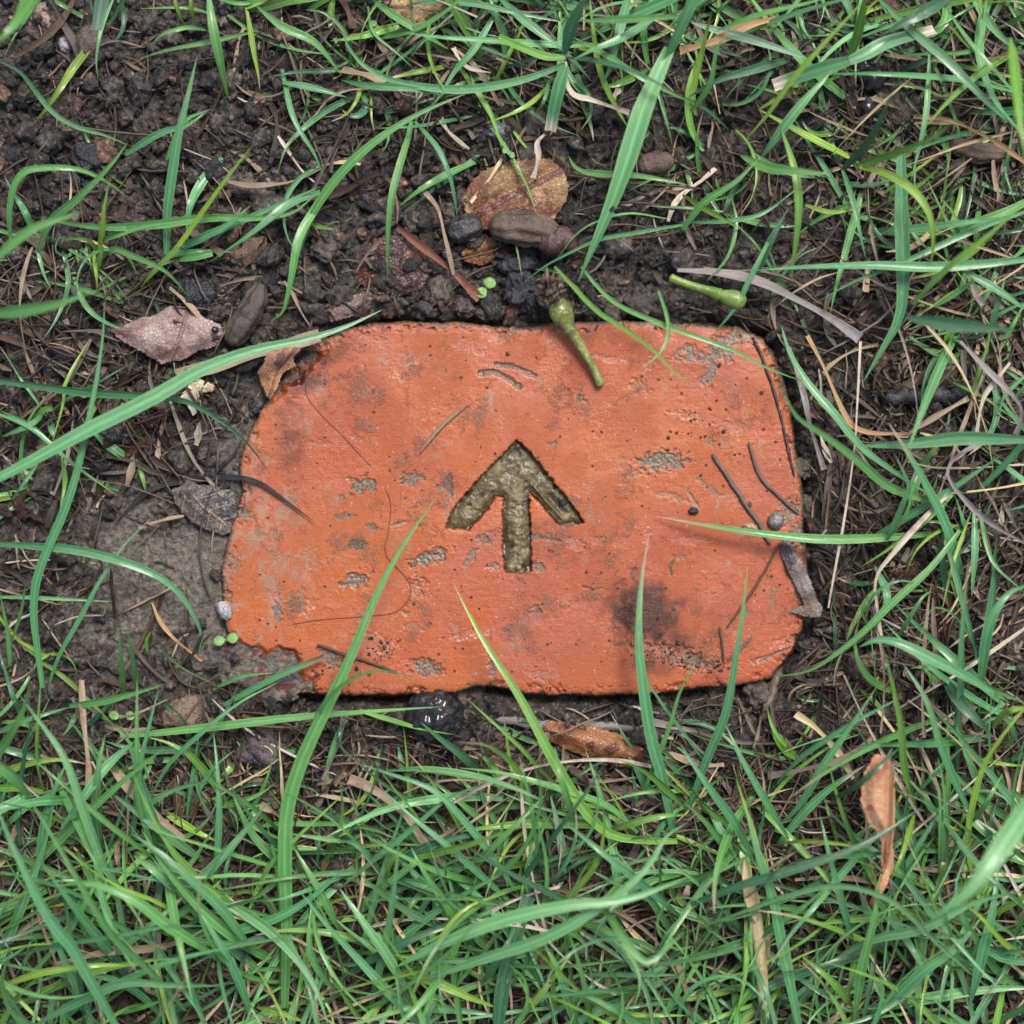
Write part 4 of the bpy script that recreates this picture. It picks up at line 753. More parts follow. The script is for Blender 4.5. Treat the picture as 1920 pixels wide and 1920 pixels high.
for x, y in zip(tx[keep], ty[keep]):
    low = float(ss(1450, 1700, np.array(y)))
    for _ in range(rng.integers(2, 6)):
        a = rng.uniform(0, 6.28); L = rng.uniform(45, 240)*(1+.7*low); m = 5; cur = rng.normal()*.16; px = [x+rng.normal()*5]; py = [y+rng.normal()*5]
        if rng.random() < .12: cur *= 4
        for _ in range(m): px.append(px[-1]+math.cos(a)*L/m); py.append(py[-1]+math.sin(a)*L/m); a += cur+rng.normal()*.06
        px = np.array(px); py = np.array(py)
        if (bsd(px, py) > -16).any() or (bare_mask(px, py) > .5).any(): continue
        h_ = L*K*1000*rng.uniform(.12, .62)*(.75+.5*low); t = np.linspace(0, 1, m+1)
        z = gh(px, py)+h_*(1.6*t-rng.uniform(.3, 1.2)*t*t); z = np.maximum(z, gh(px, py)+1)
        wd = rng.choice([5, 7, 9, 11, 13, 16], p=[.24, .28, .22, .14, .08, .04])
        if rng.random() < .09+.13*float(ss(1480, 1650, np.array(x))):
            z = np.minimum(z, gh(px, py)+9); DRY.ribbon(P(px, py, z), wd*K*.9, np.array(G['s' if rng.random() < .6 else 'c'])*rng.uniform(.6, 1.15), rng.normal()*.5, rng.normal()*1.8, .4, 'straw', 16); continue
        LAWN.ribbon(P(px, py, z), wd*K, np.array(G[cols[rng.integers(9)]])*rng.uniform(.6, 1.3), rng.normal()*.45, rng.normal()*.9, .3, 'blade', 16, tipcol=G['s'] if rng.random() < .16 else None)
for _ in range(230):     # long blades standing above the mat
    k = rng.random(); x, y = (rng.uniform(-60, 1980), rng.uniform(1430, 1990)) if k < .6 else (rng.uniform(1600, 1990), rng.uniform(-60, 1500)) if k < .85 else (rng.uniform(500, 1980), rng.uniform(-90, 120))
    a = rng.uniform(0, 6.28); L = rng.uniform(220, 430); m = 5; cur = rng.normal()*.09; px = [x]; py = [y]
    for _ in range(m): px.append(px[-1]+math.cos(a)*L/m); py.append(py[-1]+math.sin(a)*L/m); a += cur+rng.normal()*.03
    px = np.array(px); py = np.array(py)
    if (bsd(px, py) > -90).any() or (bare_mask(px, py) > .3).any() or ((px > 560) & (px < 1250) & (py > 230) & (py < 620)).any() or ((px < 560) & (py < 1250)).any(): continue
    h_ = rng.uniform(16, 46); t = np.linspace(0, 1, m+1); z = np.maximum(gh(px, py)+h_*(1.7*t-rng.uniform(.5, 1.1)*t*t), gh(px, py)+1)
    if rng.random() < (.5 if x > 1560 and y < 1450 else .22): DRY.ribbon(P(px, py, np.minimum(z, gh(px, py)+15)), rng.uniform(5, 9)*K, np.array(G[['s', 'c', 'w'][rng.integers(3)]])*rng.uniform(.7, 1.1), rng.normal()*.5, rng.normal()*2.2, .4, 'straw', 20)
    else: LAWN.ribbon(P(px, py, z), rng.uniform(10, 19)*K, np.array(G[['b', 'b', 'l', 'g', 'q'][rng.integers(5)]])*rng.uniform(.85, 1.25), rng.normal()*.35, rng.normal()*.9, .3, 'blade', 22, tipcol=G['s'] if rng.random() < .2 else None)
tag(DRY.build('dead_blades', M_straw), 'pale dead grass blades caught among the green lawn around the brick', 'dead grass', kind='stuff')
tag(LAWN.build('lawn_grass', M_grass), 'wet green grass blades growing thickly around the brick', 'grass', kind='stuff')

# ---------------------------------------------------------------- single straws and twigs
STRAWS = [
 ('pale bent straw standing out at the right, folding down like an elbow', 9,'w',(12,16,10),[(1800,905),(1730,973),(1677,1033),(1643,1078),(1640,1100),(1644,1140),(1650,1193)]),
 ('grey drooping dry blade that folds sharply at the right edge', 9,'u',(14,20,14),[(1800,640),(1847,690),(1905,748),(1916,780),(1905,815)]),
 ('grey green dry blade bent in a sharp hook below the level green blade at right', 8,'u',(12,16,12),[(1832,835),(1795,855),(1777,885),(1795,920),(1847,973),(1925,1020)]),
 ('bright white dry strip curving down at the upper right side', 9,'w',(16,18,14),[(1893,680),(1860,720),(1842,750),(1830,810)]),
 ('brown dry blade curving beside the right edge of the brick', 8,'t',(8,12,10),[(1513,630),(1545,690),(1575,760),(1600,800),(1640,812),(1700,813)]),
 ('pale straight straw leading up right from the end of the brown curved one', 9,'s',(10,12,10),[(1702,813),(1750,783),(1816,746)]),
 ('long thin pale fibre hanging upright right of the brick', 4,'w',(12,14,6),[(1613,640),(1607,760),(1601,850),(1580,990),(1565,1070),(1553,1140)]),
 ('long grey tan dry blade with a dark base lying above the top right brick corner', 16,'u',(5,9,6),[(1270,508),(1340,512),(1420,528),(1500,565),(1560,598),(1612,634)]),
 ('split pale straw under the long blade left of the brick', 20,'s',(4,6,7),[(330,702),(400,688),(470,668),(560,642),(600,630)]),
 ('short pale yellow straw lying on the bare mud', 7,'s',(2,4,3),[(260,990),(300,977),(345,968)]),
 ('brown dry stem pointing down right across the lower mud', 6,'t',(2,4,3),[(285,1130),(300,1165),(330,1200),(380,1238)]),
 ('curled white dry tip dangling near the top of the bitten blade', 9,'w',(14,14,10),[(1060,115),(1061,150),(1075,178),(1110,188),(1180,211)]),
 ('curled cream dry strip among the stems at top centre', 8,'w',(6,10,8),[(850,90),(862,112),(882,130),(920,137)]),
 ('frayed white split tip above the mottled leaf', 9,'w',(10,10,8),[(1022,252),(1008,268),(1010,295),(1000,334)]),
 ('reddish brown broken stem lying above the top left brick edge', 13,'r',(2,5,4),[(745,425),(800,468),(850,510),(900,560)]),
 ('bent tan straw beside the small soil clods above the brick', 7,'s',(4,10,6),[(787,350),(820,390),(833,440),(850,515)]),
 ('tan dry blade curving at the top right of the lawn', 15,'t',(10,16,14),[(1275,96),(1347,75),(1400,48),(1455,35)]),
 ('brown thin dry stem bending toward the right photo edge at top right', 7,'t',(10,14,12),[(1713,218),(1780,225),(1860,262),(1925,306)]),
 ('flat grey straw with a long split at the left top of the lawn', 14,'s',(4,8,6),[(640,132),(690,142),(735,158)]),
 ('thick tan dead stem lying diagonally through the lower left grass', 16,'s',(4,9,6),[(200,1425),(245,1480),(295,1530),(345,1580)]),
 ('jointed straw stalk hanging upright at the left below the mud', 10,'s',(8,14,12),[(152,1275),(155,1340),(166,1440),(164,1500)]),
 ('long tan dead stem below the black berry', 14,'s',(4,8,6),[(655,1460),(700,1480),(760,1530),(800,1590),(845,1655)]),
 ('pale dead stem pointing down right beyond the bottom right brick corner', 11,'c',(16,12,4),[(1492,1338),(1530,1365),(1570,1410),(1600,1460)]),
 ('tan dry blade curving up right toward the curled leaf', 11,'e',(5,12,10),[(1440,1457),(1520,1440),(1590,1420),(1640,1380)]),
 ('dull grass stem lying flat between the green blades at lower left', 12,'s',(8,12,10),[(100,1810),(200,1785),(300,1775),(400,1745)]),
 ('fibrous straw lying just right of the brick among leaf litter', 9,'u',(3,6,5),[(1480,650),(1505,730),(1520,800),(1545,880)]),
]
for (lb, w_, c, z, pts) in STRAWS:
    w_ *= 1.35
    b = Batch(); b.ribbon(blade_pts(pts, z), w_*K, np.array(G[c]), rng.normal()*.3, rng.normal()*.7, .35, 'straw', 24)
    tag(recenter(b.build('dry_straw', M_straw)), lb, 'straw')
M_twig = mat_plain('bark_twig', (.06,.045,.035), (.17,.13,.10), 300, .55, .0004, None, None, 1400)
M_dtwig = mat_plain('black_wet_wood', (.012,.011,.013), (.035,.032,.036), 160, .35, .0008, None, None, 700)
TW = [
 ('slim greenish grey twig lying on the right part of the brick, pointing to its edge', 'twig', 10, 'e', [(1336,850),(1365,895),(1395,940),(1425,985),(1445,1022)], 0, [[(1395,940),(1410,948),(1405,938)]]),
 ('kinked grey twig on the right part of the brick above the pebble', 'twig', 8, 'e', [(1404,828),(1418,875),(1435,905),(1465,935),(1500,965)], 0, []),
 ('straight brown twig lying across the lower right of the brick', 'twig', 6, 'n', [(1462,1018),(1440,1060),(1410,1110),(1363,1178)], 0, []),
 ('short brown twig standing at the bottom right brick edge', 'twig', 5, 'n', [(1349,1175),(1354,1210),(1357,1243)], 0, []),
 ('stubby grey twig end beside the narrow blade at bottom right of the brick', 'twig', 6, 'e', [(1411,1192),(1390,1215),(1365,1240)], 0, []),
 ('pale splinter with a dark pointed tip lying above left of the arrow', 'splinter', 9, 's', [(787,850),(800,833),(820,808),(845,785),(880,756)], 0, []),
 ('brown broken twig along the lower left brick edge below the clod', 'twig', 7, 'n', [(595,1208),(640,1225),(700,1245),(745,1262)], 0, []),
 ('long dark thin twig lying along the right edge of the brick', 'twig', 6, 'k', [(1382,592),(1415,640),(1440,700),(1462,770),(1475,830),(1490,895)], 0, []),
 ('grey brown stick leaning against the bottom right brick corner', 'stick', 15, 'e', [(1503,1160),(1485,1205),(1460,1250),(1440,1290),(1400,1340)], 1, []),
 ('black wet stick lying in the upper left soil', 'stick', 15, 'k', [(60,205),(110,180),(172,145)], 1, []),
 ('long thin dark root crossing the upper left soil diagonally', 'root', 5, 'n', [(100,240),(170,180),(230,135),(290,95),(350,50)], 1, []),
 ('dark round stick lying left of the mottled leaf', 'stick', 18, 'k', [(700,445),(760,400),(830,345)], 1, []),
 ('black stick pointing down beneath the berry among the grass', 'stick', 13, 'k', [(915,1480),(912,1560),(918,1650)], 1, []),
 ('dark brown stick near the top right photo corner', 'stick', 16, 'k', [(1690,92),(1790,55),(1925,20)], 1, []),
 ('dark upright stick half hidden right of the brick', 'stick', 12, 'k', [(1638,700),(1645,780),(1660,860)], 1, []),
 ('weathered grey wood strip along the ground under the brick bottom edge', 'wood strip', 20, 'u', [(930,1350),(1010,1358),(1150,1362),(1330,1372)], 1, []),
 ('dark flat stick in the shade right of the brick', 'stick', 40, 'k', [(1660,745),(1740,742),(1830,735)], 1, []),
 ('brown knotted root in the grass below the mud left of the berry', 'root', 15, 's', [(660,1500),(668,1545),(680,1580),(692,1608)], 1, []),
 ('thin dark branch leaning on the bottom left mud', 'twig', 10, 'n', [(300,1110),(285,1160),(255,1220),(215,1290)], 1, []),
 ('thick grey root running down at the lower right brick corner', 'root', 22, 'e', [(1465,1240),(1450,1290),(1430,1350)], 1, []),
]
for lb, cat, w_, c, pts, onsoil, br in TW:
    b = Batch(); q = spline(np.array(pts, float), 12); q[1:-1] += rng.normal(size=(10, 2))*w_*.06; tz = (gh if onsoil else top)(q[:, 0], q[:, 1]); tz = np.convolve(np.pad(tz, 2, 'edge'), np.ones(5)/5, 'valid')
    z = np.maximum(tz, (gh if onsoil else top)(q[:, 0], q[:, 1]))+w_*.1*.9
    r = w_*K/2*.85*np.array([.8, 1, .95, 1.05, .9, .95, .6] if cat != 'splinter' else [.2, .8, 1, 1, .9, .6, .15])
    b.tube(P(q[:, 0], q[:, 1], z), r, np.array(G[c])*.8, 10, 46, .85, .13)
    for bb in br:
        q2 = spline(np.array(bb, float), 6); b.tube(P(q2[:, 0], q2[:, 1], top(q2[:, 0], q2[:, 1])+1), .0003, np.array(G[c])*.7, 5, 8)
    nm = cat.replace(' ', '_')
    tag(recenter(b.build(nm, M_straw if c != 'k' else M_dtwig)), lb, cat)
# black dead blade on the left brick edge and hairs
def hair(lb, name, cat, w_, c, pts, dz=.3, fl=False):
    q = spline(np.array(pts, float), 26); z = top(q[:, 0], q[:, 1])+dz
    z = np.maximum(np.convolve(np.pad(z, 2, 'edge'), np.ones(5)/5, 'valid'), z)
    b = Batch()
    if fl: b.ribbon(P(q[:, 0], q[:, 1], z+.8), w_*K, np.array(G[c]), .3, .6, .4, 'both', 30)
    else: b.tube(P(q[:, 0], q[:, 1], z), w_*K/2, np.array(G[c]), 5, 50, 1)
    tag(recenter(b.build(name, M_straw)), lb, cat)
hair('black withered blade lying across the left brick edge, pointed end on the clay', 'withered_blade', 'grass blade', 11, 'k', [(215,985),(240,955),(290,915),(350,902),(420,895),(480,903),(530,935),(593,982)], .8, True)
hair('short black withered blade end curling up beside the left brick edge', 'withered_blade', 'grass blade', 7, 'k', [(385,905),(415,875),(440,850),(455,820)], .8, True)
hair('long looping reddish fibre lying on the brick left of the arrow', 'fibre', 'fibre', 1.9, 'r', [(545,1171),(600,1162),(690,1155),(740,1148),(765,1125),(770,1100),(755,1075),(730,1050),(722,1030),(730,985),(732,940),(722,917)], .25)
hair('fine dark hair lying diagonally on the upper left of the brick', 'fibre', 'fibre', 1.4, 'n', [(574,700),(575,740),(600,775),(640,815),(680,858),(697,875)], .2)

# ---------------------------------------------------------------- leaves, pods, stones
def rest(X, Y, s_, z0=1., hump=0., tilt=(0, 0), c=(0, 0), seed=0, wr=.5):
    return z0+hump*ss(0, 28, s_)+tilt[0]*(X-c[0])+tilt[1]*(Y-c[1])+wr*fbm(X, Y, 26, 3, 120+seed)+.12*fbm(X, Y, 6, 2, 130+seed)
def leafmask(vein=None, spots=(), w_=3, ribs=None):
    def f(X, Y, s_):
        v = np.zeros(X.shape)
        if vein: v = ss(w_, w_*.4, line_d(X, Y, vein))
        if ribs:
            ax = np.array(vein, float); dx, dy = ax[-1]-ax[0]; L = math.hypot(dx, dy); u = ((X-ax[0, 0])*dx+(Y-ax[0, 1])*dy)/L; q = np.abs(-(X-ax[0, 0])*dy+(Y-ax[0, 1])*dx)/L
            v = np.maximum(v, .45*ss(.78, .98, np.cos((u-q*.6)/ribs*2*np.pi)))
        s = np.zeros(X.shape)
        for (cx, cy, rx, ry, a) in spots: s = np.maximum(s, np.clip(blob(X, Y, cx, cy, rx, ry, a, .6, 14, 6)*2.5, 0, 1))
        return np.stack([v, s, ss(6, 0, s_)], -1)
    return f
def leaf(label, name, outline, mat, zf, mf, step=2.2, thick=.35, rag=2.2, seed=0, parts=None):
    o = sheet(name, outline, step, zf, mat, mf, rag, None, thick, seed)
    recenter(o); return tag(o, label, 'leaf')
M_mott = mat_leaf('mottled_leaf', (.27,.165,.075), (.15,.072,.026), (.10,.025,.012), (.09,.015,.015), .35, .60)
L_C = (985, 370)
leaf('large mottled tan and rust brown leaf lying in the dark litter above the brick', 'fallen_leaf', [(878,345),(900,322),(940,304),(985,292),(1030,296),(1058,318),(1068,350),(1062,380),(1040,412),(1000,430),(950,440),(905,432),(872,405),(866,372)], M_mott,
     lambda X, Y, s_: rest(X, Y, s_, 0.2, 1.2, (.004, -.006), L_C, 1)+1.6*ss(2, 26, line_d(X, Y, [(895,402),(960,365),(1075,300)])), leafmask([(885,408),(960,365),(1080,308)], [(935,405,80,36,-20),(890,350,22,60,-30),(1000,405,50,22,-20),(985,300,40,10,0)], 9))
leaf('orange brown leaf piece showing under the seed pod', 'fallen_leaf', [(862,470),(890,440),(930,445),(938,480),(905,500),(870,492)], mat_leaf('orange_leaf', (.20,.075,.012), (.10,.035,.01), (.03,.012,.008), (.05,.02,.01), .3, .6), lambda X, Y, s_: rest(X, Y, s_, -1.2, .8, seed=2), leafmask([(865,480),(935,462)], []))
leaf('dark red wet leaf in the shade above the top left brick edge', 'fallen_leaf', [(662,490),(700,445),(740,440),(790,470),(812,505),(790,545),(740,560),(690,548),(664,525)], mat_leaf('dark_red_leaf', (.085,.018,.010), (.025,.012,.014), (.014,.010,.012), (.15,.04,.012), .25, .56), lambda X, Y, s_: rest(X, Y, s_, 0, 1.2, seed=3, wr=1.2), leafmask([(665,520),(730,500),(810,510)], [(735,500,34,26,0)]))
M_lil = mat_leaf('lilac_brown_leaf', (.27,.205,.19), (.17,.10,.085), (.10,.05,.045), (.16,.09,.08), .42, .64)
leaf('curled pinkish brown dry leaf with a torn pale left edge, left above the brick', 'fallen_leaf', [(200,618),(238,606),(262,594),(290,590),(310,576),(333,571),(360,582),(388,596),(412,606),(424,628),(408,650),(372,660),(345,676),(302,684),(262,660),(228,640)], M_lil,
     lambda X, Y, s_: rest(X, Y, s_, 2.6, 2.2, (-.012, .006), (310,630), 4, .9)+1.6*ss(3, 26, line_d(X, Y, [(345,590),(335,640),(318,682)])), leafmask([(352,586),(338,630),(316,682)], [(222,620,28,12,10),(300,664,40,14,-10)], 5))
M_small = mat_leaf('tan_brown_leaf', (.33,.175,.10), (.24,.11,.055), (.07,.03,.03), (.16,.07,.04), .42, .66)
leaf('small torn orange brown leaf leaning on the top left brick corner', 'fallen_leaf', [(480,700),(492,680),(500,660),(522,652),(560,648),(566,656),(552,672),(556,686),(530,702),(520,730),(508,752),(498,745),(488,718)], M_small,
     lambda X, Y, s_: rest(X, Y, s_, 6.0, 1.4, (.02, -.004), (520,700), 5)+1.4*ss(2, 20, np.abs((X-520)*.5+(Y-700)*.86)), leafmask([(555,652),(522,690),(504,748)], [(524,678,8,20,25)], 3))
M_bot = mat_leaf('amber_leaf', (.25,.11,.04), (.15,.055,.02), (.055,.012,.008), (.14,.05,.02), .3, .60)
leaf('long amber brown leaf with dark spots half buried under the bottom brick edge', 'fallen_leaf', [(1008,1352),(1050,1350),(1120,1362),(1175,1380),(1212,1402),(1228,1440),(1205,1446),(1150,1436),(1090,1418),(1040,1398),(1012,1376)], M_bot,
     lambda X, Y, s_: rest(X, Y, s_, 1.5, 2.4, (0, 0), (1120,1395), 6, .5)+1.2*ss(0, 30, s_), leafmask(None, [(1150,1402,14,14,0),(1108,1400,10,8,0),(1215,1425,20,24,0),(1060,1362,12,6,0)], 3))
leaf('crumpled reddish brown leaf under the grass below the berry', 'fallen_leaf', [(880,1385),(930,1362),(985,1368),(1005,1400),(990,1440),(960,1452),(940,1470),(925,1455),(895,1445),(878,1415)], mat_leaf('crumpled_leaf', (.19,.105,.08), (.11,.058,.045), (.04,.02,.02), (.08,.04,.03), .4), lambda X, Y, s_: rest(X, Y, s_, -3, 1.5, seed=7, wr=1.5), leafmask([(885,1430),(1000,1380)], []))
M_strip = mat_leaf('grey_brown_leaf', (.17,.145,.135), (.12,.085,.065), (.035,.032,.035), (.06,.05,.045), .3, .60)
leaf('grey brown strip of leaf bent at its foot, lying over the lower right brick edge', 'fallen_leaf', [(1462,1015),(1478,1008),(1492,1028),(1508,1058),(1522,1090),(1532,1120),(1545,1140),(1538,1160),(1512,1158),(1480,1150),(1490,1138),(1506,1134),(1496,1112),(1480,1080),(1464,1045)], M_strip,
     lambda X, Y, s_: rest(X, Y, s_, 6.2, 1.6, (0, 0), (1500,1090), 8, .5)+.7*np.cos((X*.5+Y)/9.), leafmask(None, [(1475,1040,14,30,-20)], 3), rag=1.2)
leaf('dark brown flat leaf standing on the soil right of the brick', 'fallen_leaf', [(1556,845),(1592,835),(1600,880),(1592,930),(1578,948),(1550,955),(1545,900)], mat_leaf('umber_leaf', (.055,.036,.028), (.09,.06,.045), (.02,.015,.014), (.05,.03,.02), .5), lambda X, Y, s_: rest(X, Y, s_, -1, 1.6, seed=9), leafmask([(1575,840),(1570,950)], []))
M_curl = mat_leaf('curled_tan_leaf', (.50,.285,.155), (.40,.21,.11), (.28,.08,.05), (.22,.09,.04), .45, .70)
leaf('curled tan leaf with a twisted tail hanging in the grass at lower right', 'fallen_leaf', [(1640,1412),(1668,1418),(1678,1450),(1680,1520),(1676,1585),(1678,1625),(1662,1665),(1642,1700),(1626,1703),(1636,1672),(1652,1630),(1652,1592),(1648,1565),(1626,1545),(1612,1500),(1618,1450)], M_curl,
     lambda X, Y, s_: 25+rest(X, Y, s_, 0, 3.4, (0, -.012), (1650,1550), 10, .5)+5*ss(0, 30, 1684-X)*ss(1640, 1540, Y)+2*np.sin(Y/26.)*ss(1580, 1660, Y), leafmask([(1672,1430),(1668,1560),(1660,1620),(1634,1695)], [(1630,1515,9,9,0),(1650,1440,22,20,0),(1640,1690,14,16,0)], 6), rag=1.)
leaf('crinkled dark leaf skeleton on the mud at the left brick edge', 'fallen_leaf', [(318,918),(350,905),(400,910),(440,920),(446,960),(432,1000),(418,1006),(380,992),(352,975),(330,948)], mat_leaf('leaf_skeleton', (.055,.048,.05), (.11,.09,.075), (.02,.018,.02), (.32,.24,.16), .4), lambda X, Y, s_: rest(X, Y, s_, 3.2, 1.2, (.004, 0), (380,950), 11, 1.3), leafmask([(350,915),(380,950),(425,985)], [], 3, 30))
leaf('faded veined leaf piece at the top left photo corner', 'fallen_leaf', [(30,20),(60,5),(88,2),(92,28),(104,44),(78,62),(40,64),(20,45)], mat_leaf('pale_leaf', (.24,.18,.15), (.16,.11,.09), (.07,.05,.045), (.32,.25,.2), .5), lambda X, Y, s_: rest(X, Y, s_, -1, 1.5, seed=12), leafmask([(30,50),(90,10)], [], 2, 14))
leaf('pale translucent seed husk below the split straw left of the brick', 'seed_husk', [(352,722),(372,708),(404,722),(400,734),(375,738),(380,770),(362,782),(350,760),(336,745)], mat_leaf('pale_husk', (.55,.45,.28), (.62,.60,.56), (.35,.25,.12), (.4,.3,.2), .3), lambda X, Y, s_: rest(X, Y, s_, 3.6, 1.6, seed=13, wr=1.), leafmask(None, []), 1.8)
leaf('golden papery husk lying in the stems at the top centre edge', 'seed_husk', [(716,2),(750,-10),(800,-8),(838,6),(832,30),(806,46),(800,56),(770,50),(742,40),(722,22)], mat_leaf('golden_husk', (.58,.36,.16), (.62,.48,.30), (.30,.14,.06), (.45,.25,.1), .35), lambda X, Y, s_: rest(X, Y, s_, 3, 3, seed=14, wr=1.8), leafmask([(720,10),(830,20)], []), 1.8)
leaf('grey shiny dead leaf flake left of the top brick corner', 'fallen_leaf', [(612,590),(632,568),(662,552),(694,542),(700,562),(690,584),(650,598),(620,606)], mat_leaf('grey_flake', (.13,.075,.06), (.19,.15,.15), (.03,.03,.04), (.08,.05,.04), .25), lambda X, Y, s_: rest(X, Y, s_, 1.5, 1.6, seed=15), leafmask(None, [(695,560,16,20,0)]), rag=1.)
leaf('broken bark flake above the left seed pod', 'bark_flake', [(425,470),(455,448),(500,440),(503,458),(488,490),(460,500),(432,496)], mat_leaf('bark_flake_skin', (.16,.10,.06), (.09,.055,.04), (.19,.07,.03), (.05,.03,.02), .45), lambda X, Y, s_: rest(X, Y, s_, 1, 1.6, seed=16), leafmask(None, []), rag=2)
leaf('dry brown leaf scrap half covered by blades at bottom left centre', 'fallen_leaf', [(476,1760),(500,1738),(528,1745),(535,1775),(520,1810),(492,1802),(474,1785)], mat_leaf('scrap_leaf', (.15,.09,.075), (.10,.06,.05), (.05,.03,.03), (.07,.04,.035), .5), lambda X, Y, s_: rest(X, Y, s_, 2, 2, seed=17), leafmask([(480,1790),(530,1750)], []))

def lump(name, px, py, rx, ry, rz, ang, mat, label, cat, z=None, sub=5, amp=.18, seed=1, parent=None, fr=1.4):
    V, Fq = None, None; bm = bmesh.new(); bmesh.ops.create_icosphere(bm, subdivisions=sub, radius=1)
    for v in bm.verts:
        q = v.co*fr+Vector((seed*3.7, 5.1, seed)); v.co *= 1+amp*(mnoise.noise(q)*1.4+.5*mnoise.noise(q*2.6)+.3*mnoise.noise(q*7))
    V = np.array([v.co[:] for v in bm.verts]); F = np.array([[v.index for v in f.verts] for f in bm.faces]); bm.free()
    a = math.radians(-ang); ca, sa_ = math.cos(a), math.sin(a); V = V*np.array([rx, ry, rz])*K; V = V@np.array([[ca, -sa_, 0], [sa_, ca, 0], [0, 0, 1]]).T
    zz = float(top(px, py))+rz*.2*(.05 if name == 'stone' else .4) if z is None else z
    V = V+P(px, py, zz); o = mk(name, V, F, mat); 
    if parent is not None: return under(o, parent)
    recenter(o); return tag(o, label, cat)
M_grey = mat_plain('grey_pebble', (.17,.165,.18), (.28,.275,.29), 200, .4, .0003)
M_st1 = mat_plain('rusty_stone', (.075,.052,.038), (.17,.115,.075), 110, .4, .001); M_st2 = mat_plain('purple_stone', (.045,.032,.036), (.095,.068,.070), 130, .35, .0008)
M_char = mat_plain('black_char', (.010,.011,.015), (.035,.036,.045), 170, .22, .0012); M_berry = mat_plain('black_berry_skin', (.007,.006,.009), (.020,.019,.025), 380, .22, .0030, None, .6, 1100)
M_cl = mat_plain('wet_clod', (.05,.038,.03), (.105,.082,.066), 300, .5, .0011)
lump('pebble', 121, 84, 12, 14, 9, 0, M_grey, 'small round grey pebble in the upper left soil', 'pebble', seed=2)
lump('pebble', 421, 1145, 13, 18, 9, -20, M_grey, 'light grey pebble tucked against the left brick edge', 'pebble', z=5.5, seed=3)
lump('pebble', 1455, 977, 15, 17, 11, 10, mat_plain('dark_pebble', (.07,.065,.06), (.14,.13,.12), 200, .3, .0003), 'dark smooth pebble on the right edge of the brick', 'pebble', seed=4, amp=.1)
lump('soil_bead', 1300, 958, 9, 7, 6, 0, M_char, 'tiny dark bead of soil on the brick right of the arrow', 'soil bead', seed=5)
lump('seed', 1407, 988, 14, 6, 5, 10, mat_plain('seed_shell', (.16,.11,.06), (.34,.25,.15), 400, .35, .0003), 'little striped seed lying left of the dark pebble on the brick', 'seed', seed=6)
lump('stone', 170, 84, 33, 40, 22, 10, M_cl, 'lumpy brown clod with a pale face in the upper left soil', 'clod', seed=7)
lump('stone', 492, 1405, 46, 38, 26, 20, M_st2, 'smooth purple brown stone in the grass below the left mud', 'stone', seed=8, amp=.2)
lump('stone', 345, 1340, 48, 32, 24, -20, M_st1, 'rusty mottled stone below the left mud patch', 'stone', seed=9, amp=.2)
lump('stone', 1790, 325, 20, 18, 14, 0, M_st1, 'small ochre stone at the upper right', 'stone', seed=10)
lump('stone', 315, 375, 20, 16, 12, 0, M_st1, 'small brown angular stone under the upright blade at upper left', 'stone', seed=11)
lump('char_lump', 372, 548, 30, 34, 18, 0, M_char, 'blue black wet lump right of the left tufts', 'char', seed=12, amp=.3)
lump('char_lump', 165, 298, 34, 28, 18, 30, M_char, 'blue black wet lump in the soil at far upper left', 'char', seed=13, amp=.3)
lump('char_lump', 132, 335, 26, 20, 14, 0, M_char, 'smaller wet black lump below the far upper left one', 'char', seed=14, amp=.3)
lump('slate_chip', 938, 250, 38, 24, 14, 20, mat_plain('dark_slate', (.045,.048,.058), (.10,.10,.115), 200, .3, .0005), 'dark bluish slate chip above the mottled leaf', 'stone chip', seed=15, amp=.25)
lump('stone', 1003, 232, 22, 28, 16, 0, M_cl, 'rounded brown clod right of the slate chip', 'clod', seed=16)
lump('char_lump', 975, 488, 38, 30, 20, 0, M_char, 'crumpled grey black lump below the seed pod', 'char', seed=17, amp=.34)
lump('char_lump', 983, 548, 32, 36, 22, 0, M_char, 'curled black shrivelled scrap left of the flower bud', 'char', seed=18, amp=.42)
for k, (x, y, r, sd_) in enumerate([(780,412,24,1),(850,400,24,2),(815,436,14,3),(826,548,28,4),(872,575,22,5),(905,588,14,6),(450,508,16,7),(532,395,12,8),(455,350,26,9),(610,470,26,10),(480,550,15,11),(855,1308,28,12),(892,1300,20,13),(1520,950,26,14),(1500,880,22,15),(1420,1298,30,16),(1340,1295,26,17)]):
    lump('clod', x, y, r, r*.85, r*.7, k*40, M_cl, ['round soil clod left of the mottled leaf, leftmost of the pair','taller soil clod touching the left of the mottled leaf','small ball of soil under the pair of clods left of the mottled leaf','tall soil clod against the middle of the top brick edge','soil clod right of the tall clod at the top brick edge','smallest soil ball at the top brick edge near the seedling','small dark clod beside the left seed pod','little clod under the level blade at upper left','rough clod in the middle of the upper left soil','brown clod above the grey leaf flake','small clod at the right shoulder of the left seed pod','soil clod right of the black berry','small clod touching the brick bottom edge right of the berry','fuzzy clod in the gap right of the brick','crumbly clod at the middle of the right brick edge','big clod at the bottom right brick corner','clod under the bottom brick edge beside the standing blades'][k], 'clod', seed=sd_+20, amp=.3, sub=4, fr=2.2)
lump('berry', 815, 1342, 56, 55, 50, 0, M_berry, 'round shiny blue black berry under the bottom brick edge', 'berry', z=-.5, seed=50, amp=.10, fr=4)
wl = thing('wet_black_clump', 1665, 185, 0, 'glistening wet black clump of soil in the grass at top right', 'clump')
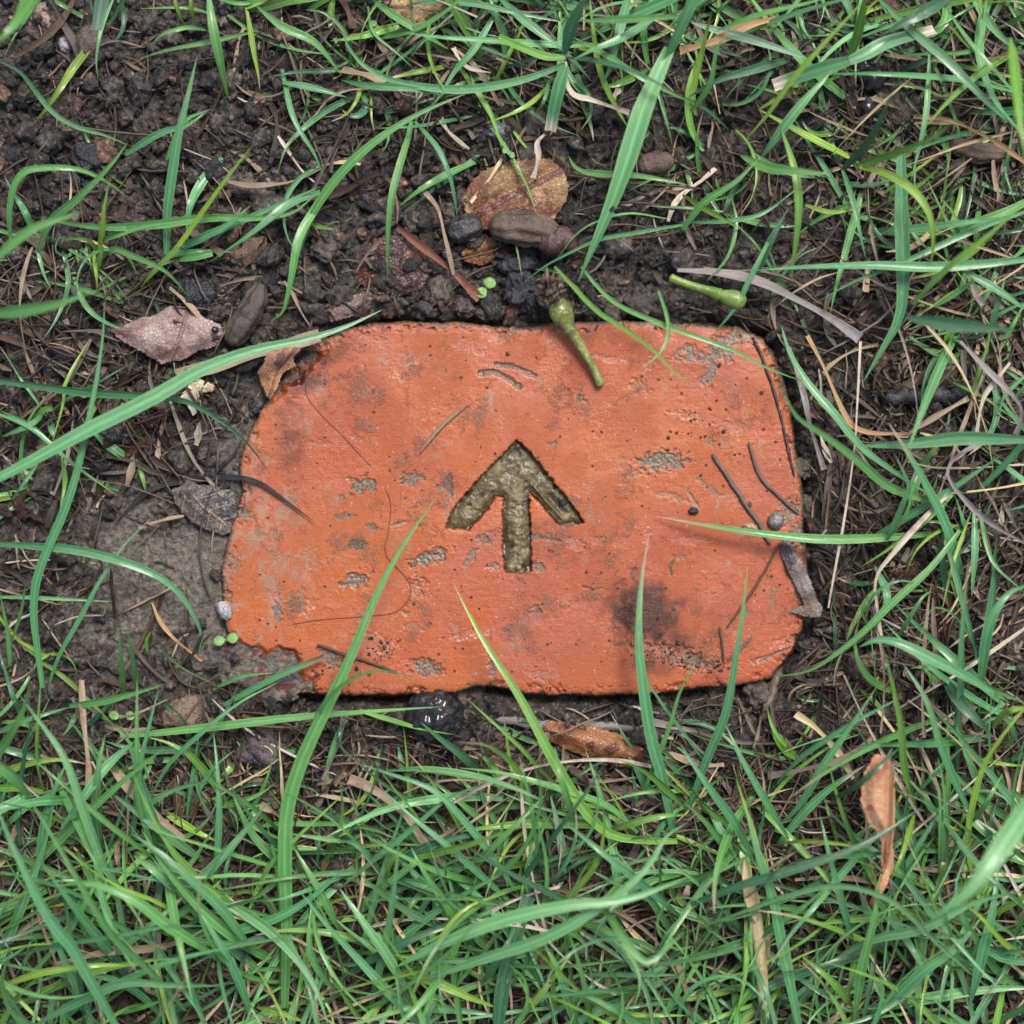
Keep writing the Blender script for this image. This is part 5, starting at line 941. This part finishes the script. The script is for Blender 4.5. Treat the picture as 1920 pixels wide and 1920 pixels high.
for k, (x, y, r) in enumerate([(1640,150,34),(1665,185,26),(1630,205,28),(1690,215,30),(1625,130,18),(1680,140,20)]): lump('glossy_lump', x, y, r, r*.9, r*.6, k*50, M_berry if k % 2 == 0 else mat_plain('shiny_mud', (.03,.022,.018), (.10,.075,.06), 300, .15, .001), None, None, seed=60+k, amp=.35, sub=4, parent=wl)
# pods
M_pod = mat_plain('pod_skin', (.040,.028,.022), (.10,.066,.045), 90, .35, .0006, None, None, 1600); M_podg = mat_plain('olive_pod_skin', (.026,.020,.017), (.062,.048,.036), 160, .4, .0005, None, None, 1800); M_podr = mat_plain('reddish_pod_end', (.035,.016,.016), (.065,.028,.026), 200, .4, .0006)
def pod(label, pts, r, mat, z, ends=None, ridg=0):
    t = thing('seed_pod', pts[0][0], pts[0][1], 0, label, 'seed pod')
    b = Batch(); q = spline(np.array(pts, float), 10); n = 44; sides = 40
    prof = np.interp(np.linspace(0, 1, n), [0, .06, .2, .5, .8, .95, 1], [.2, .6, .9, 1, .82, .5, .2])*r*K
    b.tube(P(q[:, 0], q[:, 1], np.array(z)), prof, (1, 1, 1), sides, n, .8, .012)
    if ridg:
        V = b.V[0].reshape(n, sides, 3); c = V.mean(1, keepdims=True); a = np.arange(sides); V = c+(V-c)*(1+.07*np.cos(a*2*np.pi/sides*ridg)[None, :, None]); b.V[0] = V.reshape(-1, 3)
    V = b.V[0]; V0 = np.array([1+.16*mnoise.noise(Vector(v*260)+Vector((pts[0][0], 0, 0)))+.07*mnoise.noise(Vector(v*900)) for v in V])[:, None]
    c = V.reshape(n, sides, 3).mean(1, keepdims=True); b.V[0] = (c+(V.reshape(n, sides, 3)-c)*V0.reshape(n, sides, 1)).reshape(-1, 3)
    under(b.build('pod_shell', mat), t)
    if ends:
        b = Batch(); q = spline(np.array(ends, float), 6); b.tube(P(q[:, 0], q[:, 1], z+.5), np.array([.55, .9, 1, .8, .3])*r*.85*K, (1, 1, 1), 16, 18, .8, .08); under(b.build('pod_cap', M_podr), t)
    return t
pod('dark ridged seed pod lying across the bottom of the mottled leaf', [(915,425),(960,425),(1010,432),(1058,448)], 33, M_pod, 5.5, [(1010,448),(1040,455),(1062,452),(1078,470)], 9)
pod('dark crinkled pod end left of the ridged seed pod', [(838,440),(870,428),(905,420)], 26, M_dtwig, 2, None, 6)
pod('speckled olive brown pod lying left above the brick', [(430,648),(452,610),(475,570),(492,530)], 26, M_podg, 3.5, None, 7)
pod('dark brown piece of pod beside the upper right of the bitten blade', [(1195,315),(1230,305),(1265,302)], 22, M_pod, 3, None, 0)
pod('brown bark covered pod near the right top photo edge', [(1780,270),(1830,285),(1890,290)], 20, M_pod, 3, None, 7)
# flower buds
M_bud = mat_plain('green_bud_skin', (.10,.115,.030), (.24,.27,.09), 110, .4, .0002, None, None, 900); M_budtop = mat_plain('bud_rim', (.15,.15,.07), (.24,.23,.12), 200, .5, .0005)
def bud(label, stalk, bulb, cz, mat=M_bud, rb=(10, 13, 18, 21, 22, 21, 17, 11)):
    t = thing('flower_bud', stalk[0][0], stalk[0][1], 0, label, 'flower bud')
    b = Batch(); q = np.array(stalk, float); b.tube(P(q[:, 0], q[:, 1], np.linspace(cz[0], cz[1], len(q))), np.array([8.5, 7.5, 7.5, 8, 10, 13])*K, (1, 1, 1), 20, 40, 1., .01, True); under(b.build('stalk', mat), t)
    b = Batch(); q = np.array(bulb, float); b.tube(P(q[:, 0], q[:, 1], np.linspace(cz[1], cz[2], len(q))), np.array(rb)*K, (1, 1, 1), 28, 40, 1., .008, True); under(b.build('bulb', mat), t)
    return t
bd = bud('green flower bud with a blackened crown, its stalk lying on the top brick edge', [(1128,724),(1112,690),(1095,660),(1078,632),(1065,612)], [(1068,618),(1060,600),(1052,585),(1040,558)], (6.8, 11, 12))
b = Batch()
for k in range(16):
    a = k/16*6.28+rng.normal()*.15; L = rng.uniform(14, 30); x0, y0 = 1036+13*math.cos(a), 551+11*math.sin(a)
    b.ribbon(P([x0, x0+L*.5*math.cos(a)-4, x0+L*math.cos(a)-8+rng.normal()*5], [y0, y0+L*.4*math.sin(a)-8, y0+L*.7*math.sin(a)-16+rng.normal()*5], [16, 18+rng.random()*2, 15+rng.random()*4]), rng.uniform(4, 9)*K, np.array(STR['e' if k % 3 == 0 else 'n'])*rng.uniform(.4, 1.2), rng.normal()*.8, rng.normal()*2, .5, 'both', 12)
under(b.build('withered_crown', M_straw), bd)
lump('crown_core', 1036, 543, 19, 20, 16, 20, mat_plain('withered_brown', (.03,.022,.018), (.10,.08,.06), 260, .5, .0012), None, None, z=15, seed=71, amp=.4, sub=4, parent=bd, fr=2.4)
lump('bead', 403, 619, 7, 7, 7, 0, M_berry, 'tiny shiny black bead on the pinkish brown leaf', 'bead', z=7.5, seed=72, amp=.03)
bud('green bud pointing right, half hidden in blades above the top right brick corner', [(1255,520),(1280,530),(1310,540),(1335,548),(1352,554)], [(1345,552),(1362,557),(1380,563),(1396,572)], (12, 14, 14), mat_plain('yellow_green_bud', (.085,.15,.025), (.15,.23,.05), 160, .4, .0002), (9, 11, 13.5, 16, 17.5, 18, 16, 10))
# seedlings
M_cot = mat_plain('seedling_leaf', (.13,.25,.08), (.19,.32,.12), 500, .9, .0002, spec=.15)
def seedling(label, pr, r, z):
    (x0, y0), (x1, y1) = pr; t = thing('seedling', (x0+x1)/2, (y0+y1)/2, z-2, label, 'seedling')
    for (x, y) in pr:
        m = 28; a = np.arange(m)*2*np.pi/m; V = [P(x, y, z+1)]+[P(x+r*f*math.cos(i)*(.98+.1*math.sin(i*2+x)), y+r*f*math.sin(i)*(.92-.12*max(0, math.cos(i+y))), z+1+.9*f*f*math.cos(i-1)-.05*f) for f in (.5, 1) for i in a]
        F = [(0, 1+i, 1+(i+1) % m, 1+(i+1) % m) for i in range(m)]; V = np.array(V)
        bm = bmesh.new(); vs = [bm.verts.new(v) for v in V]
        for i in range(m): bm.faces.new((vs[0], vs[1+i], vs[1+(i+1) % m])); bm.faces.new((vs[1+i], vs[1+m+i], vs[1+m+(i+1) % m], vs[1+(i+1) % m]))
        me = bpy.data.meshes.new('leaf'); bm.normal_update(); bm.to_mesh(me); bm.free(); me.polygons.foreach_set('use_smooth', [True]*len(me.polygons)); me.materials.append(M_cot)
        o = bpy.data.objects.new('leaf', me); COL.objects.link(o); md = o.modifiers.new('thickness', 'SOLIDIFY'); md.thickness = .0004; under(o, t)
    mx, my = (x0+x1)/2, (y0+y1)/2; b = Batch(); b.tube(P([mx+3, mx, mx], [my+5, my+2, my], [z-4, z-1, z+.6]), .0004, G['p'], 6, 8); b.ribbon(P([x0, mx, x1], [y0, my, y1], [z+1, z+.5, z+1]), .0007, G['p'], 0, 0, .2, 'flat', 8); under(b.build('stem', M_grass), t)
seedling('two leaved round seedling above the top brick edge', [(903,549),(918,531)], 11.5, 3)
seedling('two leaved round seedling on the mud at the lower left brick corner', [(411,1202),(436,1197)], 10.5, 5)
seedling('two leaved round seedling in the grass below the mud at left', [(214,1342),(244,1343)], 9.5, 5)
seedling('tiny two leaved seedling on top of the mottled leaf', [(947,283),(960,292)], 6, 6)
seedling('small folded seedling among stems at top centre', [(700,45),(706,54)], 7, 4)
# pale stalk
t = thing('pale_stalk', 1430, 1900, 0, 'cream coloured thick hollow stalk standing in the grass at the bottom right', 'stalk')
q = spline(np.array([(1436,1940),(1430,1860),(1424,1770),(1412,1700),(1400,1640),(1394,1612)], float), 12); b = Batch()
b.tube(P(q[:, 0], q[:, 1], np.linspace(6, 16, 12)), np.array([8, 10, 11.5, 12, 12.5, 10.5, 5])*K, STR['c'], 18, 40, .9, .008); under(b.build('stem', M_straw), t)
b = Batch(); b.ribbon(P([1420, 1412, 1402, 1396], [1730, 1690, 1645, 1606], [16.5, 19, 19.5, 19]), 24*K, np.array(STR['c'])*.85, .2, 0, .7, 'both', 16); under(b.build('sheath', M_straw), t)
# grains and grit stuck on the brick
Vs = []; Fs = []; Cs = []; nb = 0
sp = [(1250,1225,60,28,150), (715,1215,38,24,90), (1320,1250,60,18,70), (1480,1050,30,120,30), (960,950,520,320,170), (1330,800,110,80,60), (640,1250,80,26,60), (980,1295,300,8,60), (1060,614,200,7,50)]
for cx_, cy_, rx, ry, nn in sp:
    for _ in range(nn):
        x, y = cx_+rng.normal()*rx*.5, cy_+rng.normal()*ry*.5
        if brick_sd(x, y) < 6 or sdf(np.array([[x]]), np.array([[y]]), ARROW)[0, 0] > -3: continue
        r = .6+rng.exponential(.75); r = min(r, 4); V0, F0 = protosS[rng.integers(5)]
        V1 = V0*r*K@rot(*rng.uniform(0, 6.28, 3)).T*np.array([1, 1, .7])+P(x, y, float(bh(x, y))+r*.08)
        Vs.append(V1); Fs.append(F0+nb); nb += len(V1); c = (1, 1, 1) if rng.random() < .7 else (3.2, 1.6, 1.2); Cs.append(np.broadcast_to(np.array(c)*rng.uniform(.5, 1.3), V1.shape))
tag(mk('grit', np.vstack(Vs), np.vstack(Fs), M_crumb, None, np.vstack(Cs)), 'fine dark grit and soil grains sprinkled on the brick face', 'grit', kind='stuff')
